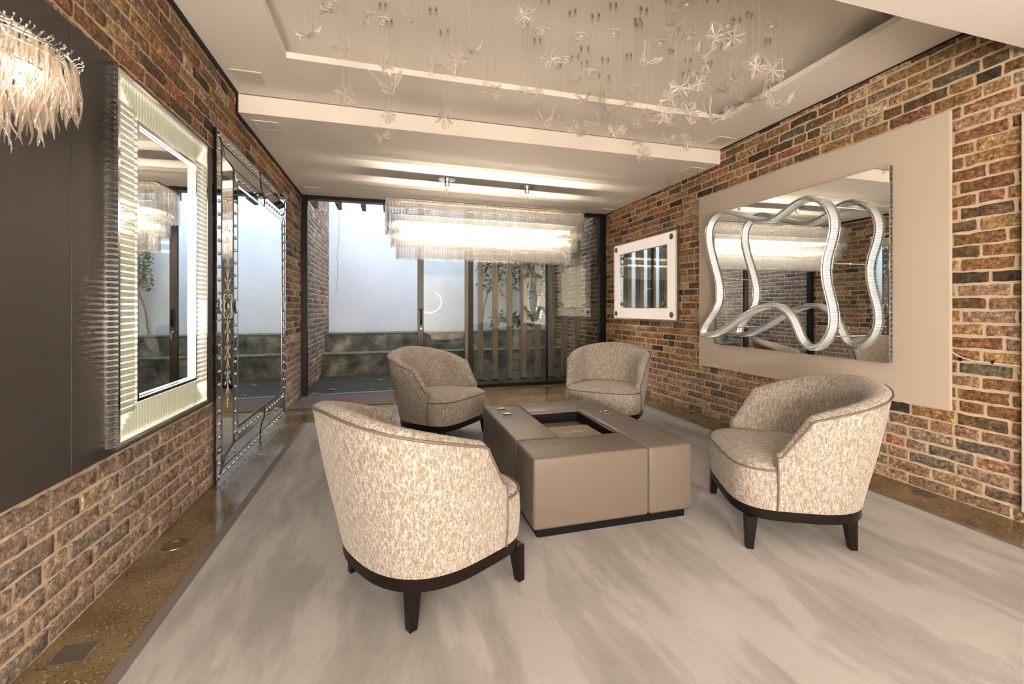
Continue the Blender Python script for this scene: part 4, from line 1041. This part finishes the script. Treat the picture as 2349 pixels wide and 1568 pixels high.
# ---------------------------------------------------------------- tub chairs (local: faces +y, back at -y)
def outline(phi, off=0.0):
    c_, s_ = math.cos(phi), math.sin(phi)
    def P(phi):
        c_, s_ = math.cos(phi), math.sin(phi)
        if s_ >= 0: n, b = 4.2, 0.295
        else: n, b = 2.5, 0.325
        return Vector((0.338*math.copysign(abs(c_)**(2/n), c_), b*math.copysign(abs(s_)**(2/n), s_)))
    p = P(phi)
    if off:
        t = P(phi+0.004) - P(phi-0.004); t.normalize(); nrm = Vector((t.y, -t.x)); p = p + nrm*off
    return p
def resample_outline(n, a0=0.0, a1=2*math.pi):
    """phi values evenly spaced by arc length"""
    N = 1440; phis = [a0+(a1-a0)*i/N for i in range(N+1)]; ps = [outline(p) for p in phis]
    ac = [0]
    for i in range(N): ac.append(ac[-1]+(ps[i+1]-ps[i]).length)
    out = []; j = 0
    for k in range(n+1):
        s = ac[-1]*k/n
        while j < N and ac[j+1] < s: j += 1
        j = min(j, N-1); f = (s-ac[j])/max(1e-9, ac[j+1]-ac[j]); out.append(phis[j]+(phis[j+1]-phis[j])*f)
    return out, ac[-1]
def sm(t): t = max(0, min(1, t)); return t*t*(3-2*t)
# seam: side point with y = +0.165
SEAM_Y = 0.132
phR = min([R(d/10) for d in range(0, 900)], key=lambda p: abs(outline(p).y-SEAM_Y))
Z0C, ZB = 0.193, 0.372
def make_chair(label):
    t = thing('tub_chair', label, 'armchair', (0, 0, 0), 0, 'cream patterned tub chairs')
    # --- shell / backrest
    a0, a1 = math.pi-phR, 2*math.pi+phR
    phis, LEN = resample_outline(84, a0, a1); nS = len(phis)
    def flare(z, phi):
        back = sm((-math.sin(phi)+0.15)/1.0); y = outline(phi).y
        return (0.050+0.060*back)*((z-Z0C)/0.55)**1.15 * sm((SEAM_Y+0.03-y)/0.20+0.15) if z > Z0C else 0.0
    def ztop(i):
        s = LEN*min(i, nS-1-i)/(nS-1); sb = 0.135
        if s < 0.012: return 0.435
        if s < sb: return 0.435+0.185*((s-0.012)/(sb-0.012))
        q = (s-sb)/(LEN/2-sb); return 0.620+0.132*math.sin(q*math.pi/2)**1.15
    verts = []; uvs = []; cols = 0; pipe = []
    for i, phi in enumerate(phis):
        zt = ztop(i); e = min(i, nS-1-i)/(nS-1)*LEN; thick = 0.050+0.058*sm(e/0.22)
        prof = []
        for k in range(9):
            z = Z0C+(zt-Z0C)*k/8; prof.append((flare(z, phi) + 0.010*math.sin(math.pi*k/8), z))
        ft = flare(zt, phi); pipe.append((phi, ft+0.001, zt))
        for (d, dz) in ((0.10, 0.010), (0.32, 0.018), (0.58, 0.014), (0.80, -0.002), (0.94, -0.024), (1.0, -0.055)):
            prof.append((ft-d*thick, zt+dz))
        zi = zt-0.055; zf = 0.345
        for k in range(1, 7):
            z = zi+(zf-zi)*k/6
            bulge = 0.014*math.sin(math.pi*k/6)
            prof.append((flare(max(z, Z0C), phi)*0.9+0.1*ft-thick+bulge-0.01*k/6, z))
        cum = 0; last = None
        for (o_, z) in prof:
            p = outline(phi, o_) if True else 0
            v = (p.x, p.y, z)
            if last is not None: cum += math.dist(last, v)
            last = v; verts.append(v); uvs.append((LEN*i/(nS-1)*1.05, cum))
        cols = len(prof)
    fs = []
    for i in range(nS-1):
        for k in range(cols-1):
            a = i*cols+k; fs.append((a, a+1, a+cols+1, a+cols))
    fs.append(tuple(range(cols))); fs.append(tuple((nS-1)*cols+k for k in range(cols))[::-1])
    mb = MB().add(verts, fs); mb.uv = uvs
    back = mb.build('backrest', M['fabric'], t, 60)
    path = []
    for (phi, o_, z) in pipe: p = outline(phi, o_+0.001); path.append((p.x, p.y, z))
    def vert_(phi, zs):
        return [(outline(phi, 0.003+0.010*math.sin(math.pi*(z-Z0C)/(0.435-Z0C))).x, outline(phi, 0.003).y, z) for z in zs]
    zs = [Z0C, 0.24, 0.29, 0.34, 0.39]
    full = vert_(a0, zs) + path + vert_(a1, zs)[::-1]
    MB().tube(full, 0.0048, 7).build('piping', M['piping'], back, 60)
    # --- seat body
    ph2, L2 = resample_outline(96); ph2 = ph2[:-1]; n2 = len(ph2)
    def inset(phi):   # keep the hidden rear inside the shell
        y = outline(phi).y; return -0.030*sm((SEAM_Y-y)/0.05)
    rings = [(0.0, Z0C), (0.006, Z0C+0.05), (0.008, 0.30), (0.004, ZB-0.008), (0.0, ZB), (-0.018, ZB+0.016), (-0.05, ZB+0.030), (-0.10, ZB+0.040), (-0.17, ZB+0.046), (-0.24, ZB+0.048)]
    vs = []; uv = []
    for (o_, z) in rings:
        for i, phi in enumerate(ph2):
            p = outline(phi, o_+inset(phi)) if o_ > -0.09 else outline(phi)*(1+(o_+inset(phi))/0.33)
            vs.append((p.x, p.y, z))
            uv.append((L2*i/n2, z) if z < ZB else (p.x+3, p.y))
    fs = []
    for r_i in range(len(rings)-1):
        for i in range(n2): j = (i+1) % n2; fs.append((r_i*n2+i, r_i*n2+j, (r_i+1)*n2+j, (r_i+1)*n2+i))
    fs.append(tuple(range(n2))[::-1]); fs.append(tuple((len(rings)-1)*n2+i for i in range(n2)))
    mb = MB().add(vs, fs); mb.uv = uv
    seat = mb.build('seat', M['fabric'], t, 70)
    fr = [p for p in ph2 if outline(p).y > SEAM_Y-0.012 ]
    fr.sort()
    MB().tube([(outline(p, 0.003).x, outline(p, 0.003).y, ZB+0.002) for p in fr], 0.0045, 7).build('piping', M['piping'], seat, 60)
    # --- plinth rail
    vs = []; fs = []
    for (o_, z) in ((-0.014, 0.142), (-0.004, 0.146), (-0.003, 0.196), (-0.040, 0.197), (-0.045, 0.146)):
        for phi in ph2: p = outline(phi, o_); vs.append((p.x, p.y, z))
    for r_i in range(5):
        r2 = (r_i+1) % 5
        for i in range(n2): j = (i+1) % n2; fs.append((r_i*n2+i, r_i*n2+j, r2*n2+j, r2*n2+i))
    MB().add(vs, fs).build('base_rail', M['wood_dark'], t, 40)
    for (lx, ly) in ((0.292, 0.232), (-0.292, 0.232), (0.225, -0.215), (-0.225, -0.215)):
        a, b = 0.025, 0.0155; ox, oy = math.copysign(0.010, lx), math.copysign(0.010, ly)
        v = [(lx+sx*a, ly+sy*a, 0.150) for sx, sy in ((-1, -1), (1, -1), (1, 1), (-1, 1))] + [(lx+ox+sx*b, ly+oy+sy*b, 0.0) for sx, sy in ((-1, -1), (1, -1), (1, 1), (-1, 1))]
        bm = bmesh.new(); bv = [bm.verts.new(q) for q in v]
        for f in ((0, 1, 2, 3), (7, 6, 5, 4), (0, 4, 5, 1), (1, 5, 6, 2), (2, 6, 7, 3), (3, 7, 4, 0)): bm.faces.new([bv[i] for i in f])
        bmesh.ops.bevel(bm, geom=bm.edges[:], offset=0.002, segments=1, affect='EDGES'); bm.verts.index_update()
        lm = MB().add([q.co[:] for q in bm.verts], [[q.index for q in f.verts] for f in bm.faces]); bm.free()
        lm.build('leg', M['wood_dark'], t)
    return t
CH = [((0.155, 1.857), (0.88, 0.48), 'cream tub chair seen from behind, nearest the camera, left of the table'),
      ((1.967, 1.814), (-0.899, 0.439), 'cream tub chair between the table and the big beige board, side view'),
      ((0.430, 3.775), (0.70, -0.71), 'cream tub chair in front of the open doorway, far left of the table'),
      ((1.955, 3.69), (-0.656, -0.755), 'cream tub chair behind the table near the rosette mirror')]
proto = make_chair(CH[0][2])
for i, ((x, y), (fx, fy), lab) in enumerate(CH):
    o = proto if i == 0 else copy_tree(proto)
    o.location = (x, y, ZR); o.rotation_euler = (0, 0, math.atan2(fy, fx)-math.pi/2); o['label'] = lab

# ---------------------------------------------------------------- leather table
tb = thing('ottoman_table', 'square taupe leather ottoman table of four pinwheel blocks with sunken tray', 'table', (1.112, 2.565, ZR))
X0, X1, Ya, Yb = -0.450, 0.450, -0.592, 0.592; ZT0, ZT1 = 0.042, 0.392; BW = 0.265
part('plinth', MB().bbox((X0+0.025, Ya+0.02, 0), (X1-0.035, Yb-0.03, ZT0), 0.002), M['tray_black'], tb)
def pad(a, b):
    mb = MB().bbox(a, b, 0.016, 4); vs = []
    cx_, cy_ = (a[0]+b[0])/2, (a[1]+b[1])/2; hx, hy = abs(b[0]-a[0])/2, abs(b[1]-a[1])/2
    return mb
fw = 0.305
blocks = [((X0, Ya+fw, ZT0), (X0+BW, Yb, ZT1)),            # left
          ((X0, Ya, ZT0), (X1-BW, Ya+fw-0.002, ZT1)),       # front
          ((X1-BW+0.002, Ya, ZT0), (X1, Yb-fw+0.02, ZT1)),        # right
          ((X0+BW+0.002, Yb-fw+0.022, ZT0), (X1, Yb, ZT1))]        # back
for a, b in blocks:
    bk = part('leather_block', pad(a, b), M['leather'], tb, 60)
    sm_ = MB(); z = ZT1-0.0135; e = 0.004
    sm_.tube([(a[0]+e, a[1]+e, z), (b[0]-e, a[1]+e, z), (b[0]-e, b[1]-e, z), (a[0]+e, b[1]-e, z)], 0.0013, 5, closed=True)
    part('seam', sm_, M['piping'], bk, 60)
ix0, ix1, iy0, iy1 = X0+BW, X1-BW, Ya+fw, Yb-fw+0.02
tr = MB().box((ix0, iy0, 0.302), (ix1, iy1, 0.307)); part('tray_floor', tr, M['tray_floor'], tb)
tw = frame_boxes(MB(), 0, 1, 0, 1, 0, 1, 0.1) if False else MB()
w_ = 0.006
tw.box((ix0, iy0, 0.307), (ix0+w_, iy1, 0.372)).box((ix1-w_, iy0, 0.307), (ix1, iy1, 0.372)).box((ix0, iy0, 0.307), (ix1, iy0+w_, 0.372)).box((ix0, iy1-w_, 0.307), (ix1, iy1, 0.372))
part('tray_wall', tw, M['tray_black'], tb)
te = MB().box((ix0, iy0, 0.372), (ix0+w_, iy1, 0.375)).box((ix1-w_, iy0, 0.372), (ix1, iy1, 0.375)).box((ix0, iy1-w_, 0.372), (ix1, iy1, 0.375))
part('tray_edge', te, M['nickel'], tb)
for (px, py) in ((-0.345, 0.435), (-0.345, 0.275), (0.335, 0.160), (0.315, -0.43)):
    if py == -0.43: continue
    c_ = MB().lathe([(0.037, ZT1-0.004), (0.040, ZT1+0.001), (0.038, ZT1+0.004), (0.033, ZT1+0.003), (0.032, ZT1-0.001)], 28, (px, py, 0))
    cup = part('cup_ring', c_, M['nickel'], tb, 50)
    part('cup_well', MB().lathe([(0.0325, ZT1+0.0005), (0.0325, ZT1+0.0015), (0.020, ZT1+0.0012), (0.001, ZT1+0.001)], 24, (px, py, 0)), simple('cup_bronze', (0.10, 0.07, 0.035), 0.15, 0.9), cup, 50)
bkx, bky = 0.968, 2.350
book = thing('brochure', 'taupe brochure with silver handwritten title lying in the table tray', 'book', (bkx, bky, ZR+0.3075))
BWx, BHy = 0.300, 0.310
part('pages', MB().box((0.003, 0.003, 0.002), (BWx-0.002, BHy-0.003, 0.026)), M['page'], book)
part('cover', MB().bbox((0, 0, 0.026), (BWx, BHy, 0.030), 0.001).box((0, 0, 0), (BWx, BHy, 0.002)), M['book'], book)
ink = MB(); zz = 0.0306
def stroke(pts, r=0.0011): ink.tube([(0.085+p[0]*0.001, 0.165+p[1]*0.0012, zz) for p in pts], r, 4)
stroke([(0, 18), (4, 22), (7, 14), (9, 4), (12, 0), (17, 14), (20, 20), (24, 22)])
stroke([(17, 4), (20, 9), (22, 2), (25, 1), (28, 8), (30, 2), (33, 8), (35, 2), (39, 8), (42, 8), (40, 2), (45, 2), (48, 8), (50, 2), (54, 7), (58, 3), (62, 10), (64, 18), (62, 3)])
stroke([(70, 20), (66, 12), (68, 2), (74, 0), (80, 14), (84, 22), (76, 24), (70, 18)])
stroke([(72, 10), (80, 12), (88, 22), (92, 16), (86, 11), (94, 2), (99, 4)])
stroke([(98, 4), (101, 8), (103, 2), (107, 8), (109, 3), (112, 8), (113, -6), (108, -8), (110, -2), (117, 5), (120, 8), (119, 2), (124, 3), (127, 8), (129, 3), (133, 7), (137, 4), (141, 8), (144, 3), (150, 5), (158, 7)])
stroke([(165, 4), (168, 4)], 0.0007); stroke([(172, 4), (190, 4)], 0.0007)
stroke([(60, -12), (112, -12)], 0.0004)
part('title', ink, M['ink'], book)

# ---------------------------------------------------------------- showroom behind the camera: added fill-light drums, then lamps reflected in the glass
for (x, y, z, w) in ((-0.5, -1.2, 0.95, 'nearest on the left'), (-0.65, -2.0, 0.95, 'second along the left wall'), (0.8, -2.2, 0.95, 'beside the middle of the room'),
                     (0.3, -3.0, 0.95, 'second from the rear wall'), (0.85, -3.5, 0.95, 'nearest the rear wall')):
    o = thing('fill_drum', 'added fill-light drum hanging behind the camera, %s' % w, 'lamp', (x, y, z), 0, 'added fill-light drums behind the camera')
    part('drum', MB().lathe([(0.16, -0.20), (0.16, 0.20)], 24), M['fill_glow'], o, 60)
    part('rim', MB().lathe([(0.165, 0.20), (0.165, 0.215)], 24).lathe([(0.165, -0.215), (0.165, -0.20)], 24), M['chrome'], o, 40)
    part('cord', MB().tube([(0, 0, 0.215), (0, 0, ZBULK-z)], 0.004, 5), M['black'], o)
# curled glass ring lamp whose reflection shows in the sliding door
kl = thing('ring_lamp', 'curled glass ring lamp hanging in the showroom behind the camera', 'lamp', (1.16, -1.5, 1.32))
pts = [(0.36*math.cos(a), 0.05*math.sin(2*a), 0.34*math.sin(a)) for a in [R(-140+8*k) for k in range(26)]]
part('glass_tube', MB().tube(pts, 0.035, 8), M['glass_ribbon'], kl, 60)
part('led_core', MB().tube(pts, 0.009, 6), M['led_core'], kl, 60)
part('cord', MB().tube([pts[-1], (pts[-1][0], 0, ZBULK-1.32)], 0.003, 5), M['black'], kl)
# glittering column and tangle lamp reflected in the fixed panes
dl = thing('glitter_lamp', 'tall column lamp of small glass drops behind the camera', 'lamp', (3.75, -1.3, 0))
r2 = random.Random(8); drops = MB()
for k in range(260):
    z = r2.uniform(0.35, 2.1); rr = 0.10+0.05*math.sin(z*4); a = r2.uniform(0, 6.28)
    drops.lathe([(0.001, 0.02), (0.012, 0), (0.001, -0.014)], 5, (rr*math.cos(a), rr*math.sin(a), z))
o = part('glass_drops', drops, M['glass_side'], dl, fixn=False); o['kind'] = 'stuff'
part('led_core', MB().tube([(0, 0, 0.4), (0, 0, 2.1)], 0.02, 6), M['led_core'], dl)
part('cord', MB().tube([(0, 0, 2.1), (0, 0, ZBULK)], 0.004, 5), M['black'], dl)
sw = thing('tangle_lamp', 'tangled clear glass ribbon lamp hanging behind the camera', 'lamp', (4.35, -1.6, 1.35))
g1 = MB(); g2 = MB()
for k in range(7):
    p1 = r2.uniform(0, 6.28); pp = [(0.28*math.sin(p1+a*0.25)*math.cos(k), 0.15*math.cos(p1+a*0.2), 0.62-a*0.07+0.05*math.sin(a+k)) for a in range(17)]
    g1.tube(pp, 0.022, 6); g2.tube(pp, 0.005, 4)
part('glass_ribbon', g1, M['glass_ribbon'], sw, 60); part('led_core', g2, M['led_core'], sw)
part('cord', MB().tube([(0, 0, 0.6), (0, 0, ZBULK-1.35)], 0.004, 5), M['black'], sw)
